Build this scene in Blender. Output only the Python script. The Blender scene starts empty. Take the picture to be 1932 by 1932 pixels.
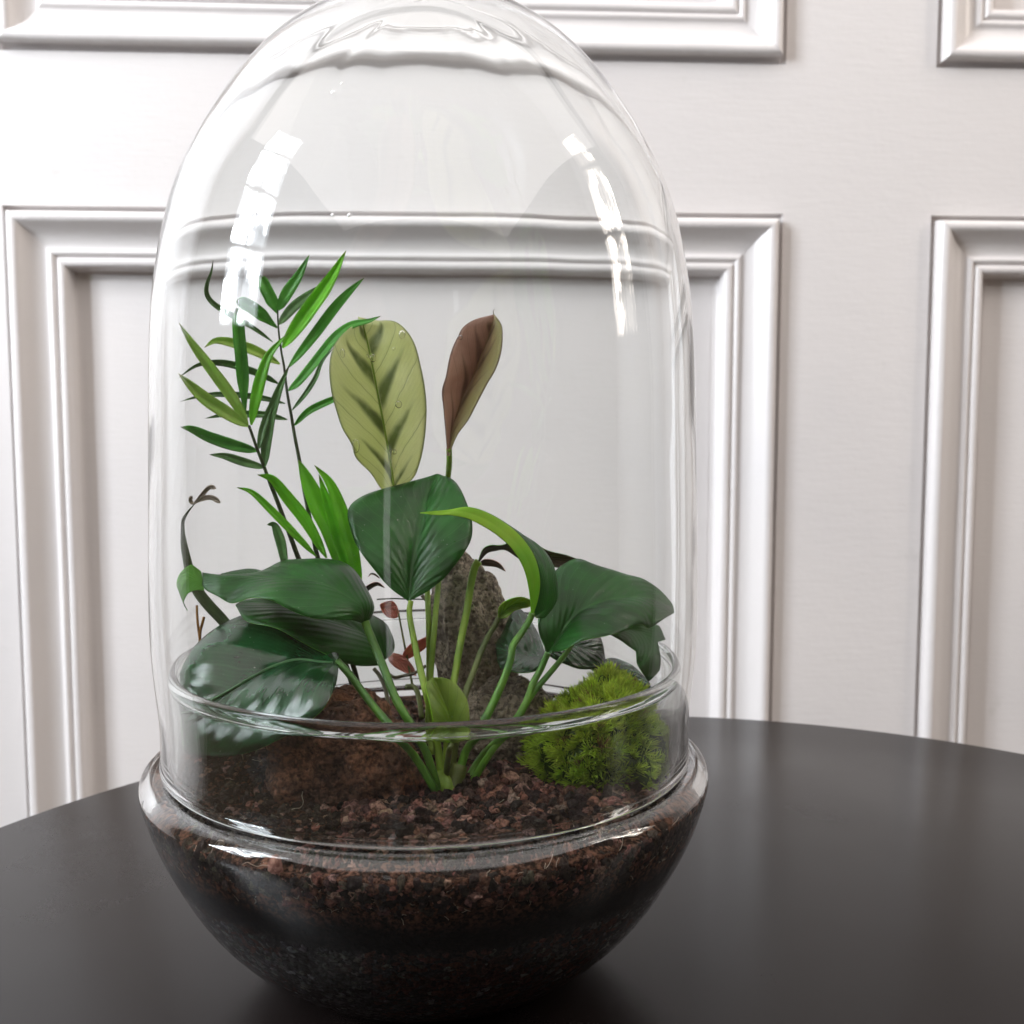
import bpy, bmesh, math, random
from mathutils import Vector, Matrix, noise
random.seed(7)
R = math.radians
sc = bpy.context.scene
COL = sc.collection

# ------------------------------------------------------------------ camera
F_PX, DIST, CAM_H = 2000.0, 0.442, 0.2295          # focal length in units of a 1932 px wide picture
PITCH, YAW = R(5.0), R(4.55)
cam_d = bpy.data.cameras.new('camera'); cam = bpy.data.objects.new('camera', cam_d); COL.objects.link(cam)
cam_d.sensor_width = 36.0; cam_d.lens = 36.0 * F_PX / 1932.0
cam_d.clip_start = 0.01; cam_d.clip_end = 60
CP = Vector((0, -DIST, CAM_H))
CF = Vector((math.sin(YAW) * math.cos(PITCH), math.cos(YAW) * math.cos(PITCH), -math.sin(PITCH)))
CR = Vector((math.cos(YAW), -math.sin(YAW), 0)); CU = CR.cross(CF)
cam.matrix_world = Matrix(((CR.x, CU.x, -CF.x, CP.x), (CR.y, CU.y, -CF.y, CP.y), (CR.z, CU.z, -CF.z, CP.z), (0, 0, 0, 1)))
cam_d.dof.use_dof = True; cam_d.dof.focus_distance = 0.40; cam_d.dof.aperture_fstop = 20
sc.camera = cam

# ------------------------------------------------------------------ world, lamps, exposure
w = bpy.data.worlds.new('World'); sc.world = w; w.use_nodes = True
bg = w.node_tree.nodes['Background']; bg.inputs[0].default_value = (1.0, 0.74, 0.55, 1); bg.inputs[1].default_value = 0.06

def area(name, loc, aim, sx, sy, watts, col, shape='RECTANGLE'):
    d = bpy.data.lights.new(name, 'AREA'); d.shape = shape; d.size = sx; d.size_y = sy; d.energy = watts; d.color = col
    o = bpy.data.objects.new(name, d); COL.objects.link(o); o.location = loc
    o.rotation_euler = (Vector(aim) - Vector(loc)).to_track_quat('-Z', 'Y').to_euler()
    return o

def window(name, az, dist, z0, z1, width, watts, col, cols, rows, seed, lo=.04):
    """one tall window: glazing bars, and the sky broken up by the garden outside"""
    a = R(az); c = Vector((math.sin(a) * dist, -math.cos(a) * dist, (z0 + z1) / 2))
    o = area(name, c, (0, 0, c.z * .9), width, z1 - z0, watts, col); d = o.data; d.use_nodes = True; t = d.node_tree; nd = t.nodes
    def new(typ, **kw):
        n_ = nd.new('ShaderNode' + typ)
        for k, v in kw.items(): setattr(n_, k, v)
        return n_
    def mt(op, x, y):
        n_ = new('Math', operation=op)
        for q, v in zip(n_.inputs, (x, y)):
            if isinstance(v, (int, float)): q.default_value = v
            else: t.links.new(v, q)
        return n_.outputs[0]
    def sm(x, e0, e1, b0=0.0, b1=1.0):
        n_ = new('MapRange', interpolation_type='SMOOTHSTEP'); t.links.new(x, n_.inputs[0])
        for q, v in zip(n_.inputs[1:5], (e0, e1, b0, b1)): q.default_value = v
        return n_.outputs[0]
    geo = new('NewGeometry'); sep = new('SeparateXYZ'); t.links.new(geo.outputs['Parametric'], sep.inputs[0]); u, v = sep.outputs[0], sep.outputs[1]
    def bars(x, n_): return sm(mt('ABSOLUTE', mt('SUBTRACT', mt('FRACT', mt('MULTIPLY', x, n_), 0), .5), 0), .49, .40)
    com = new('CombineXYZ'); t.links.new(mt('MULTIPLY', u, 2.2), com.inputs[0]); t.links.new(mt('MULTIPLY', v, 6.0), com.inputs[1]); com.inputs[2].default_value = seed
    no = new('TexNoise'); no.inputs['Scale'].default_value = 1.0; no.inputs['Detail'].default_value = 5; no.inputs['Roughness'].default_value = .62; t.links.new(com.outputs[0], no.inputs['Vector'])
    pat = mt('MULTIPLY', mt('MULTIPLY', bars(u, cols), bars(v, rows)), sm(no.outputs[0], .46, .64, lo, 1.0))
    em = [x for x in nd if x.type == 'EMISSION'][0]; t.links.new(mt('MULTIPLY', pat, 2.2), em.inputs['Strength'])
window('window_light', -77, 1.9, 0.55, 2.30, 0.66, 154, (0.88, 0.94, 1.0), 2, 4, 3.7)
window('side_window_light', 87, 2.0, 0.55, 2.35, 0.42, 30, (1.0, 0.91, 0.82), 2, 3, 9.2)
area('doorway_light', (-0.62, -2.3, -0.08), (0, 0, 0.1), 0.10, 0.6, 0.16, (1, 1, 1))
area('ceiling_light', (0.0, -1.9, 2.9), (0, -1.9, 0.0), 6.0, 5.0, 100, (1.0, 0.945, 0.915))

sc.view_settings.view_transform = 'Standard'; sc.view_settings.look = 'None'
sc.view_settings.exposure = 0.52; sc.view_settings.gamma = 1.0; sc.view_settings.use_curve_mapping = False
sc.render.engine = 'CYCLES'
cy = sc.cycles
cy.max_bounces = 16; cy.transmission_bounces = 16; cy.diffuse_bounces = 4; cy.glossy_bounces = 8; cy.transparent_max_bounces = 8
cy.caustics_refractive = True; cy.caustics_reflective = True
cy.sample_clamp_indirect = 6.0; cy.blur_glossy = 0.3
cy.use_adaptive_sampling = True; cy.adaptive_threshold = 0.02
cy.use_denoising = True
try: cy.denoiser = 'OPENIMAGEDENOISE'
except Exception: pass

# ------------------------------------------------------------------ pixel helpers (picture space -> a point at its own depth)
def ray(x, y): return CF + CR * ((x - 966) / F_PX) - CU * ((y - 966) / F_PX)
def P(x, y, Y):
    d = ray(x, y); return CP + d * ((Y - CP.y) / d.y)
def onz(x, y, z):
    d = ray(x, y); return CP + d * ((z - CP.z) / d.z)
def zm(ox, oy, size):                                # coordinates read off an enlarged view
    k = size / 1932.0 * 0.75765
    return lambda u, v: (ox * 0.75765 + u * k, oy * 0.75765 + v * k)
A1 = zm(350, 550, 700); A2 = zm(750, 700, 600); A3 = zm(380, 1150, 700); A4 = zm(1050, 1250, 700); A5 = zm(380, 1750, 700); A6 = zm(1080, 1750, 700)
A7 = zm(450, 0, 700)
ID = lambda u, v: (u, v)

def inside(p):                                       # keep what grows in the jar inside the glass
    rmax = 0.1006 if p.z < 0.133 else 0.1048
    r = math.hypot(p.x, p.y)
    if r > rmax: return Vector((p.x * rmax / r, p.y * rmax / r, p.z))
    return p

def cr(pts, n, closed=False):                        # Catmull-Rom resampling, n points
    m = len(pts); out = []
    for i in range(n):
        t = i / (n - 1) * (m - 1); k = min(int(t), m - 2); f = t - k
        p1, p2 = pts[k], pts[k + 1]
        p0 = pts[k - 1] if k > 0 else p1 * 2 - p2
        p3 = pts[k + 2] if k + 2 < m else p2 * 2 - p1
        out.append(0.5 * ((2 * p1) + (p2 - p0) * f + (2 * p0 - 5 * p1 + 4 * p2 - p3) * f * f + (3 * p1 - p0 - 3 * p2 + p3) * f ** 3))
    return out

# ------------------------------------------------------------------ object helpers
def link(name, me, mats, parent=None):
    o = bpy.data.objects.new(name, me); COL.objects.link(o)
    for m in (mats if isinstance(mats, (list, tuple)) else [mats]):
        if m is not None: me.materials.append(m)
    if parent is not None: o.parent = parent; o.matrix_parent_inverse = parent.matrix_world.inverted()
    return o
def mesh(name, verts, faces, mats, parent=None, smooth=True, midx=None, uvs=None):
    me = bpy.data.meshes.new(name); me.from_pydata([tuple(v) for v in verts], [], faces)
    if smooth: me.polygons.foreach_set('use_smooth', [True] * len(faces))
    if midx: me.polygons.foreach_set('material_index', midx)
    if uvs:
        l = me.uv_layers.new(name='UVMap')
        for lp in me.loops: l.data[lp.index].uv = uvs[lp.vertex_index]
    me.update(); return link(name, me, mats, parent)
def tag(o, label, cat=None, group=None, kind=None):
    if label: o['label'] = label
    if cat: o['category'] = cat
    if group: o['group'] = group
    if kind: o['kind'] = kind
    return o
def thing(name, label, cat, loc, group=None):
    o = bpy.data.objects.new(name, None); COL.objects.link(o); o.location = loc; o.empty_display_size = .01
    bpy.context.view_layer.update()
    return tag(o, label, cat, group)

def revolve(prof, seg=160, wob=None):
    """profile of (r, z) -> verts, faces of a closed surface of revolution; r = 0 ends become poles"""
    V, Fc, rows = [], [], []
    for (r, z) in prof:
        if r < 1e-6: rows.append([len(V)]); V.append(Vector((0, 0, z)))
        else:
            row = []
            for s in range(seg):
                a = 2 * math.pi * s / seg
                rr, zz = (r, z) if wob is None else wob(r, z, a)
                row.append(len(V)); V.append(Vector((rr * math.cos(a), rr * math.sin(a), zz)))
            rows.append(row)
    for a, b in zip(rows, rows[1:]):
        for s in range(seg):
            t = (s + 1) % seg
            if len(a) == 1: Fc.append((a[0], b[s], b[t]))
            elif len(b) == 1: Fc.append((a[s], b[0], a[t]))
            else: Fc.append((a[s], b[s], b[t], a[t]))
    return V, Fc

def tube_vf(pts, radii, sides=8, V=None, Fc=None):
    V = [] if V is None else V; Fc = [] if Fc is None else Fc
    n = len(pts); up = Vector((0.3, -1, 0.2)); base = len(V)
    for i, p in enumerate(pts):
        t = (pts[min(i + 1, n - 1)] - pts[max(i - 1, 0)]).normalized()
        a = t.cross(up);
        if a.length < 1e-4: a = t.cross(Vector((1, 0, 0)))
        a.normalize(); b = t.cross(a)
        r = radii[i]
        for s in range(sides):
            th = 2 * math.pi * s / sides; V.append(p + a * (r * math.cos(th)) + b * (r * math.sin(th)))
    for i in range(n - 1):
        for s in range(sides):
            t = (s + 1) % sides; Fc.append((base + i * sides + s, base + i * sides + t, base + (i + 1) * sides + t, base + (i + 1) * sides + s))
    Fc.append(tuple(base + s for s in reversed(range(sides)))); Fc.append(tuple(base + (n - 1) * sides + s for s in range(sides)))
    return V, Fc
def tube(name, pts, r0, r1, mat, parent, n=24, sides=8, bulge=0.0, clamp=True):
    q = cr(pts, n)
    if clamp: q = [inside(p) for p in q]
    rad = [(r0 + (r1 - r0) * i / (n - 1)) * (1 + bulge * max(0, 1 - i / (n * .25))) for i in range(n)]
    V, Fc = tube_vf(q, rad, sides); return mesh(name, V, Fc, mat, parent)
def pxpath(view, pts):
    """[(u, v, Y), ...] -> world points"""
    return [P(*view(u, v), Y) for (u, v, Y) in pts]

# ------------------------------------------------------------------ materials
class N:
    def __init__(s, name):
        s.m = bpy.data.materials.new(name); s.m.use_nodes = True; s.t = s.m.node_tree; s.n = s.t.nodes; s.n.clear()
        s.out = s.n.new('ShaderNodeOutputMaterial')
    def __call__(s, typ, ins=None, **kw):
        nd = s.n.new('ShaderNode' + typ)
        for k, v in kw.items(): setattr(nd, k, v)
        for k, v in (ins or {}).items(): s.put(nd.inputs[k], v)
        return nd
    def put(s, sock, v):
        if hasattr(v, 'links') and hasattr(v, 'is_output'): s.t.links.new(v, sock)
        elif hasattr(v, 'outputs'): s.t.links.new(v.outputs[0], sock)
        else:
            if sock.type == 'RGBA' and len(v) == 3: v = (*v, 1)
            sock.default_value = v
    def math(s, op, a, b=0.0, c=None):
        nd = s.n.new('ShaderNodeMath'); nd.operation = op; s.put(nd.inputs[0], a); s.put(nd.inputs[1], b)
        if c is not None: s.put(nd.inputs[2], c)
        return nd.outputs[0]
    def mix(s, f, a, b, blend='MIX'):
        nd = s.n.new('ShaderNodeMix'); nd.data_type = 'RGBA'; nd.blend_type = blend; s.put(nd.inputs[0], f); s.put(nd.inputs[6], a); s.put(nd.inputs[7], b); return nd.outputs[2]
    def ss(s, x, a, b, lo=0.0, hi=1.0):
        nd = s.n.new('ShaderNodeMapRange'); nd.interpolation_type = 'SMOOTHSTEP'
        for i, v in enumerate((x, a, b, lo, hi)): s.put(nd.inputs[i], v)
        return nd.outputs[0]
    def noise(s, vec, scale, detail=4, rough=.55):
        nd = s('TexNoise', {'Scale': scale, 'Detail': detail, 'Roughness': rough}); s.put(nd.inputs['Vector'], vec); return nd.outputs[0]
    def obj(s): return s('TexCoord').outputs['Object']
    def bump(s, h, strength, dist):
        return s('Bump', {'Height': h, 'Strength': strength, 'Distance': dist}).outputs[0]
    def fin(s, sh):
        s.put(s.out.inputs[0], sh.outputs[0] if hasattr(sh, 'outputs') else sh); return s.m

def paint_mat():
    n = N('white_gloss_paint'); c = n.obj()
    big = n.noise(c, 3.0, 3); fine = n.noise(c, 60, 3); brush = n.noise(n('Mapping', {'Vector': c, 'Scale': (40, 40, 260)}), 1.0, 2)
    col = n.mix(n.ss(big, .35, .7), (0.755, 0.722, 0.712), (0.70, 0.674, 0.672))
    scuff = n.ss(n.noise(c, 21, 5), .66, .75, 0, .4)
    col = n.mix(scuff, col, (0.62, 0.60, 0.58))
    h = n.math('ADD', n.math('MULTIPLY', fine, .5), n.math('MULTIPLY', brush, .35))
    return n.fin(n('BsdfPrincipled', {'Base Color': col, 'Roughness': n.ss(big, .3, .7, .30, .42), 'Specular IOR Level': .5, 'Normal': n.bump(h, .34, .0018)}))
def table_mat():
    n = N('black_satin_lacquer'); c = n.obj()
    big = n.noise(c, 5, 4); fine = n.noise(c, 900, 2); dust = n.noise(c, 260, 2, .5)
    col = n.mix(n.ss(big, .3, .7), (0.0062, 0.0044, 0.0041), (0.0084, 0.0060, 0.0056))
    col = n.mix(n.ss(dust, .79, .81, 0, .5), col, (0.20, 0.19, 0.18))
    rough = n.math('ADD', n.ss(big, .3, .7, .21, .27), n.math('MULTIPLY', fine, .02))
    return n.fin(n('BsdfPrincipled', {'Base Color': col, 'Roughness': rough, 'Specular IOR Level': .25, 'Normal': n.bump(fine, .03, .0003)}))
def glass_mat(name, tint, smudge=.016):
    n = N(name); c = n.obj()
    streak = n.noise(n('Mapping', {'Vector': c, 'Scale': (150, 150, 7)}), 1.0, 5, .65); h = n.noise(c, 19, 1); patch = n.noise(c, 17, 4)
    film = n.math('ADD', n.math('MULTIPLY', n.ss(streak, .56, .78), n.ss(patch, .42, .62, .15, 1)), n.math('MULTIPLY', n.ss(patch, .52, .75), .4))
    g = n('BsdfPrincipled', {'Base Color': tint, 'Roughness': 0.0, 'IOR': 1.47, 'Transmission Weight': 1.0, 'Specular IOR Level': .5, 'Normal': n.bump(h, .13, .004)})
    return n.fin(n('MixShader', {0: n.math('MULTIPLY', film, smudge), 1: g, 2: n('BsdfTranslucent', {'Color': (.9, .92, .92)})}))
def water_mat():
    n = N('clear_water'); return n.fin(n('BsdfPrincipled', {'Base Color': (1, 1, 1), 'Roughness': 0.0, 'IOR': 1.33, 'Transmission Weight': 1.0}))

def leaf_mat(name, c1, c2, vein, rough=.32, trans=.25, tcol=None, nv=9, slope=.45, rib=.35, midw=.035, veinmix=.35, spec=.36, tipc=None, rough_var=.10, wide=.5):
    n = N(name); tc = n('TexCoord'); s = n('SeparateXYZ', {0: tc.outputs['UV']})
    u = n.math('MULTIPLY', n.math('SUBTRACT', s.outputs[0], .5), 2.0); au = n.math('ABSOLUTE', u); v = s.outputs[1]
    c = tc.outputs['Object']
    wob = n.math('MULTIPLY', n.math('SUBTRACT', n.noise(c, 60, 3), .5), .06)
    t = n.math('ADD', n.math('SUBTRACT', v, n.math('MULTIPLY', n.math('POWER', au, .8), slope)), wob)
    wv = n.math('SINE', n.math('MULTIPLY', t, 2 * math.pi * nv))
    fine = n.math('SINE', n.math('MULTIPLY', t, 2 * math.pi * nv * 5.0))
    mid = n.ss(au, midw * .4, midw, 1, 0)
    line = n.ss(wv, .90, 1.0, 0, 1)
    blot = n.noise(c, 45, 4)
    col = n.mix(n.ss(blot, .3, .7), c1, c2)
    col = n.mix(n.math('MULTIPLY', n.ss(fine, -.2, 1.0), .08), col, vein)
    col = n.mix(n.math('MULTIPLY', n.math('MAXIMUM', mid, n.math('MULTIPLY', line, .55)), veinmix), col, vein)
    col = n.mix(n.ss(n.noise(c, 850, 1), .74, .80, 0, .35), col, (.55, .62, .5)); col = n.mix(n.ss(n.noise(c, 24, 5, .7), .50, .78, 0, .5), col, vein)
    if tipc: col = n.mix(n.ss(n.math('ADD', v, n.math('MULTIPLY', n.math('SUBTRACT', blot, .5), .25)), .90, 1.0, 0, .85), col, tipc)
    h = n.math('ADD', n.math('MULTIPLY', wv, wide), n.math('MULTIPLY', fine, .04))
    h = n.math('SUBTRACT', h, n.math('MULTIPLY', mid, .9)); h = n.math('ADD', h, n.math('MULTIPLY', n.noise(c, 260, 3), .5))
    nm = n.bump(h, rib, .0009)
    rg = n.math('ADD', rough - rough_var / 2, n.math('MULTIPLY', n.noise(c, 110, 3), rough_var))
    a = n('BsdfPrincipled', {'Base Color': col, 'Roughness': rg, 'Specular IOR Level': spec, 'Normal': nm})
    b = n('BsdfTranslucent', {'Color': n.mix(.5, col, tcol or c2), 'Normal': nm})
    return n.fin(n('MixShader', {0: trans, 1: a, 2: b}))

def prayer_mat(name, pale, pale2, dark, edge, trans=.5, nb=4.6, slope=.30, amt=1.0, half=None):
    """feather-marked prayer plant leaf: dark patches along alternate side veins"""
    n = N(name); tc = n('TexCoord'); s = n('SeparateXYZ', {0: tc.outputs['UV']}); c = tc.outputs['Object']
    u = n.math('MULTIPLY', n.math('SUBTRACT', s.outputs[0], .5), 2.0); au = n.math('ABSOLUTE', u); v = s.outputs[1]
    side = n.ss(u, -.001, .001, 0.0, .42)
    wob = n.math('MULTIPLY', n.math('SUBTRACT', n.noise(c, 70, 3), .5), .05)
    t = n.math('ADD', n.math('MULTIPLY', n.math('ADD', n.math('SUBTRACT', v, n.math('MULTIPLY', n.math('POWER', au, 1.25), slope)), wob), nb), side)
    fr = n.math('FRACT', t); d = n.math('ABSOLUTE', n.math('SUBTRACT', fr, .5))
    width = n.ss(au, .80, .10, .03, .23)
    patch = n.ss(n.math('SUBTRACT', d, width), -.15, .08, 1, 0)
    patch = n.math('MULTIPLY', patch, n.ss(au, .86, .60, 0, 1)); patch = n.math('MULTIPLY', patch, n.ss(au, .02, .06, 0, 1))
    patch = n.math('MULTIPLY', patch, n.math('MULTIPLY', n.ss(v, .93, .85), n.ss(n.noise(c, 130, 4), .2, .55, .55, 1)))
    vl = n.ss(n.math('ABSOLUTE', n.math('SUBTRACT', fr, .97)), .0, .022, 1, 0)
    fine = n.math('SINE', n.math('MULTIPLY', t, 2 * math.pi * 9)); mid = n.ss(au, .012, .034, 1, 0)
    col = n.mix(n.ss(n.noise(c, 38, 4), .35, .65), pale, pale2)
    if half: col = n.mix(n.ss(n.math('ADD', u, n.math('MULTIPLY', wob, 14)), -.5, 1.0), col, half)
    col = n.mix(n.math('MULTIPLY', n.ss(fine, 0, 1), .05), col, dark)
    col = n.mix(n.math('MULTIPLY', patch, .88 * amt), col, dark)
    col = n.mix(n.math('MULTIPLY', vl, .5 * amt), col, dark)
    col = n.mix(n.math('MULTIPLY', mid, .7), col, edge)
    col = n.mix(n.ss(au, .955, 1.0, 0, .75), col, dark)
    h = n.math('SUBTRACT', n.math('MULTIPLY', fine, .10), n.math('ADD', n.math('MULTIPLY', mid, 1.2), n.math('MULTIPLY', vl, .8)))
    nm = n.bump(h, .35, .0006)
    a = n('BsdfPrincipled', {'Base Color': col, 'Roughness': .34, 'Specular IOR Level': .5, 'Normal': nm}); b = n('BsdfTranslucent', {'Color': col, 'Normal': nm})
    return n.fin(n('MixShader', {0: trans, 1: a, 2: b}))

def stem_mat(name, c1, c2, trans=.15):
    n = N(name); c = n.obj(); s = n.noise(n('Mapping', {'Vector': c, 'Scale': (260, 260, 40)}), 1.0, 3); b = n.noise(c, 32, 2)
    col = n.mix(n.ss(n.math('ADD', n.math('MULTIPLY', s, .3), b), .5, .8), c1, c2)
    a = n('BsdfPrincipled', {'Base Color': col, 'Roughness': .38, 'Normal': n.bump(s, .25, .0005)}); t = n('BsdfTranslucent', {'Color': col})
    return n.fin(n('MixShader', {0: trans, 1: a, 2: t}))
def rock_mat(name, a, b, dark, lichen):
    n = N(name); c = n.obj()
    p = n.noise(c, 42, 7, .65); f = n.noise(c, 420, 6, .7); big = n.noise(c, 14, 3); vo = n('TexVoronoi', {'Vector': c, 'Scale': 330.0}).outputs['Distance']
    pit = n.ss(vo, .10, .42)
    col = n.mix(n.ss(p, .36, .64), a, b); col = n.mix(n.ss(big, .55, .72, 0, .75), col, lichen)
    col = n.mix(n.ss(f, .60, .40, 0, .7), col, dark); col = n.mix(n.math('MULTIPLY', n.ss(pit, .5, 0.0), .55), col, dark)
    h = n.math('ADD', n.math('MULTIPLY', f, 1.0), n.math('MULTIPLY', pit, .55)); h = n.math('ADD', h, n.math('MULTIPLY', p, 1.2))
    return n.fin(n('BsdfPrincipled', {'Base Color': col, 'Roughness': .88, 'Specular IOR Level': .25, 'Normal': n.bump(h, 1.0, .0026)}))
def soil_mat():
    """layers of the filling by height: grey gravel at the bottom, black compost, brown crumbs on top"""
    n = N('layered_soil'); c = n.obj(); z = n('SeparateXYZ', {0: c}).outputs[2]
    wv = n.math('MULTIPLY', n.math('SUBTRACT', n.noise(c, 30, 4), .5), .012); zz = n.math('ADD', z, wv)
    f = n.noise(c, 520, 6, .7); g = n.noise(c, 170, 4); bl = n.noise(c, 26, 3)
    black = n.mix(n.ss(f, .45, .75), (0.006, 0.005, 0.005), (0.020, 0.013, 0.010))
    brown = n.mix(n.ss(f, .42, .64), (0.014, 0.008, 0.006), (0.20, 0.095, 0.06)); brown = n.mix(n.ss(g, .55, .70, 0, .7), brown, (0.26, 0.12, 0.08))
    grey = n.mix(n.ss(f, .42, .66), (0.022, 0.021, 0.022), (0.085, 0.08, 0.082)); grey = n.mix(n.ss(bl, .52, .62), grey, n.mix(n.ss(f, .4, .66), (0.03, 0.014, 0.011), (0.10, 0.045, 0.033)))
    col = n.mix(n.ss(zz, .062, .074), black, brown); col = n.mix(n.ss(zz, .058, .050), col, grey)
    h = n.math('ADD', f, n.math('MULTIPLY', g, 1.3))
    return n.fin(n('BsdfPrincipled', {'Base Color': col, 'Roughness': .9, 'Specular IOR Level': .2, 'Normal': n.bump(h, .8, .002)}))
def crumb_mat(name):
    n = N(name); c = n.obj(); at = n('Attribute', attribute_name='tint').outputs['Color']
    f = n.noise(c, 700, 5, .7); col = n.mix(n.ss(f, .62, .36, 0, .8), at, (0.012, 0.008, 0.007))
    return n.fin(n('BsdfPrincipled', {'Base Color': col, 'Roughness': .85, 'Specular IOR Level': .3, 'Normal': n.bump(f, .9, .0012)}))
def moss_mat():
    n = N('moss_green'); at = n('Attribute', attribute_name='tint').outputs['Color']
    a = n('BsdfPrincipled', {'Base Color': at, 'Roughness': .45, 'Specular IOR Level': .35}); t = n('BsdfTranslucent', {'Color': at})
    return n.fin(n('MixShader', {0: .35, 1: a, 2: t}))

PAINT = paint_mat(); TABLE = table_mat()
GLASS = glass_mat('clear_dome_glass', (0.976, 0.988, 0.984)); BGLASS = glass_mat('clear_bowl_glass', (0.965, 0.982, 0.975), .006); WATER = water_mat()
DKTOP = leaf_mat('dark_leaf_upper', (0.005, 0.050, 0.007), (0.020, 0.135, 0.018), (0.07, 0.24, 0.05), rough=.30, trans=.28, tcol=(0.06, .42, .02), nv=11, slope=.50, rib=.17, spec=.36)
DKBOT = leaf_mat('dark_leaf_under', (0.108, 0.360, 0.054), (0.180, 0.540, 0.064), (0.288, 0.648, 0.108), rough=.42, trans=.32, tcol=(0.252, 0.756, 0.036), nv=11, slope=.50, rib=.25)
DEEP = leaf_mat('deep_leaf_upper', (0.003, 0.034, 0.010), (0.008, 0.070, 0.018), (0.03, 0.14, 0.05), rough=.21, trans=.08, nv=7, slope=.55, rib=.20, veinmix=.3, wide=.6, spec=.75)
BRIGHT = leaf_mat('bright_leaf_under', (0.281, 0.820, 0.036), (0.510, 0.820, 0.052), (0.664, 0.820, 0.152), rough=.36, trans=.45, tcol=(0.612, 0.820, 0.037), nv=13, slope=.6, rib=.25)
PALM = leaf_mat('palm_green', (0.071, 0.282, 0.052), (0.140, 0.493, 0.071), (0.235, 0.610, 0.118), rough=.30, trans=.30, tcol=(0.305, 0.820, 0.047), nv=1, slope=0, rib=.3, tipc=(0.140, 0.104, 0.047))
PALMB = leaf_mat('palm_bright_green', (0.154, 0.510, 0.030), (0.265, 0.734, 0.044), (0.347, 0.820, 0.102), rough=.32, trans=.40, tcol=(0.449, 0.820, 0.030), nv=1, slope=0, rib=.3, tipc=(0.163, 0.143, 0.041))
PALMY = leaf_mat('palm_yellowing_green', (0.282, 0.563, 0.079), (0.534, 0.761, 0.168), (0.732, 0.820, 0.282), rough=.28, trans=.30, nv=1, slope=0, rib=.3, tipc=(0.338, 0.253, 0.113))
PALMD = leaf_mat('palm_dull_green', (0.071, 0.176, 0.052), (0.128, 0.282, 0.083), (0.211, 0.398, 0.140), rough=.34, trans=.2, nv=1, slope=0, rib=.3, tipc=(0.118, 0.083, 0.059))
STRAP = leaf_mat('strap_dull_green', (0.048, 0.083, 0.035), (0.088, 0.144, 0.056), (0.128, 0.192, 0.080), rough=.5, trans=.15, nv=2, slope=.2, rib=.4)
DRY = leaf_mat('dried_brown_leaf', (0.208, 0.160, 0.112), (0.384, 0.320, 0.240), (0.480, 0.416, 0.320), rough=.6, trans=.15, nv=2, slope=.2, rib=.5)
BRONZE = leaf_mat('bronze_leaf', (0.045, 0.033, 0.020), (0.085, 0.062, 0.035), (0.12, 0.12, 0.06), rough=.36, trans=.22, nv=7, slope=.5, rib=.35)
OLIVE = leaf_mat('olive_leaf', (0.144, 0.221, 0.042), (0.288, 0.384, 0.058), (0.115, 0.154, 0.038), rough=.34, trans=.35, tcol=(0.576, 0.768, 0.058), nv=5, slope=.5, rib=.3, veinmix=.7)
PRAYER = prayer_mat('prayer_leaf_pale', (0.76, 0.80, 0.40), (0.85, 0.87, 0.52), (0.13, 0.19, 0.03), (0.50, 0.58, 0.10), trans=.62)
ROSE = prayer_mat('prayer_leaf_rosy', (0.44, 0.26, 0.20), (0.60, 0.40, 0.31), (0.12, 0.065, 0.045), (0.34, 0.32, 0.10), trans=.40, nb=4.2, slope=.4, amt=.8, half=(0.33, 0.30, 0.11))
RED = leaf_mat('red_mosaic_leaf', (0.85, 0.13, 0.15), (0.90, 0.30, 0.30), (0.40, 0.20, 0.12), rough=.42, trans=.4, tcol=(.9, .2, .2), nv=6, slope=.5, rib=.5, veinmix=.3)
RUSTY = leaf_mat('rusty_mosaic_leaf', (0.62, 0.17, 0.13), (0.72, 0.30, 0.22), (0.20, 0.18, 0.08), rough=.45, trans=.4, tcol=(.8, .3, .22), nv=6, slope=.5, rib=.5, veinmix=.3)
STEM_G = stem_mat('green_stem', (0.065, 0.20, 0.025), (0.15, 0.34, 0.035)); STEM_Y = stem_mat('yellow_green_stem', (0.19, 0.33, 0.03), (0.30, 0.44, 0.045), .25)
STEM_O = stem_mat('olive_stem', (0.085, 0.12, 0.03), (0.16, 0.19, 0.045)); STEM_D = stem_mat('dark_palm_stem', (0.030, 0.045, 0.018), (0.055, 0.085, 0.03)); STEM_R = stem_mat('orange_stem', (0.30, 0.13, 0.015), (0.42, 0.20, 0.03), .3)
STEM_B = stem_mat('brown_stem', (0.10, 0.085, 0.05), (0.17, 0.15, 0.09)); MIDRIB = stem_mat('pale_midrib', (0.06, 0.17, 0.06), (0.10, 0.24, 0.09))
ROCK1 = rock_mat('grey_brown_rock', (0.528, 0.438, 0.336), (0.264, 0.216, 0.174), (0.042, 0.034, 0.029), (0.180, 0.120, 0.090))
ROCK2 = rock_mat('red_brown_rock', (0.46, 0.21, 0.12), (0.15, 0.085, 0.065), (0.025, 0.017, 0.015), (0.09, 0.085, 0.088))
SOIL = soil_mat(); CRUMB = crumb_mat('lava_crumb'); MOSS = moss_mat(); FIBRE = stem_mat('pale_root_fibre', (0.28, 0.20, 0.14), (0.55, 0.46, 0.36), .1)

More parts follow.
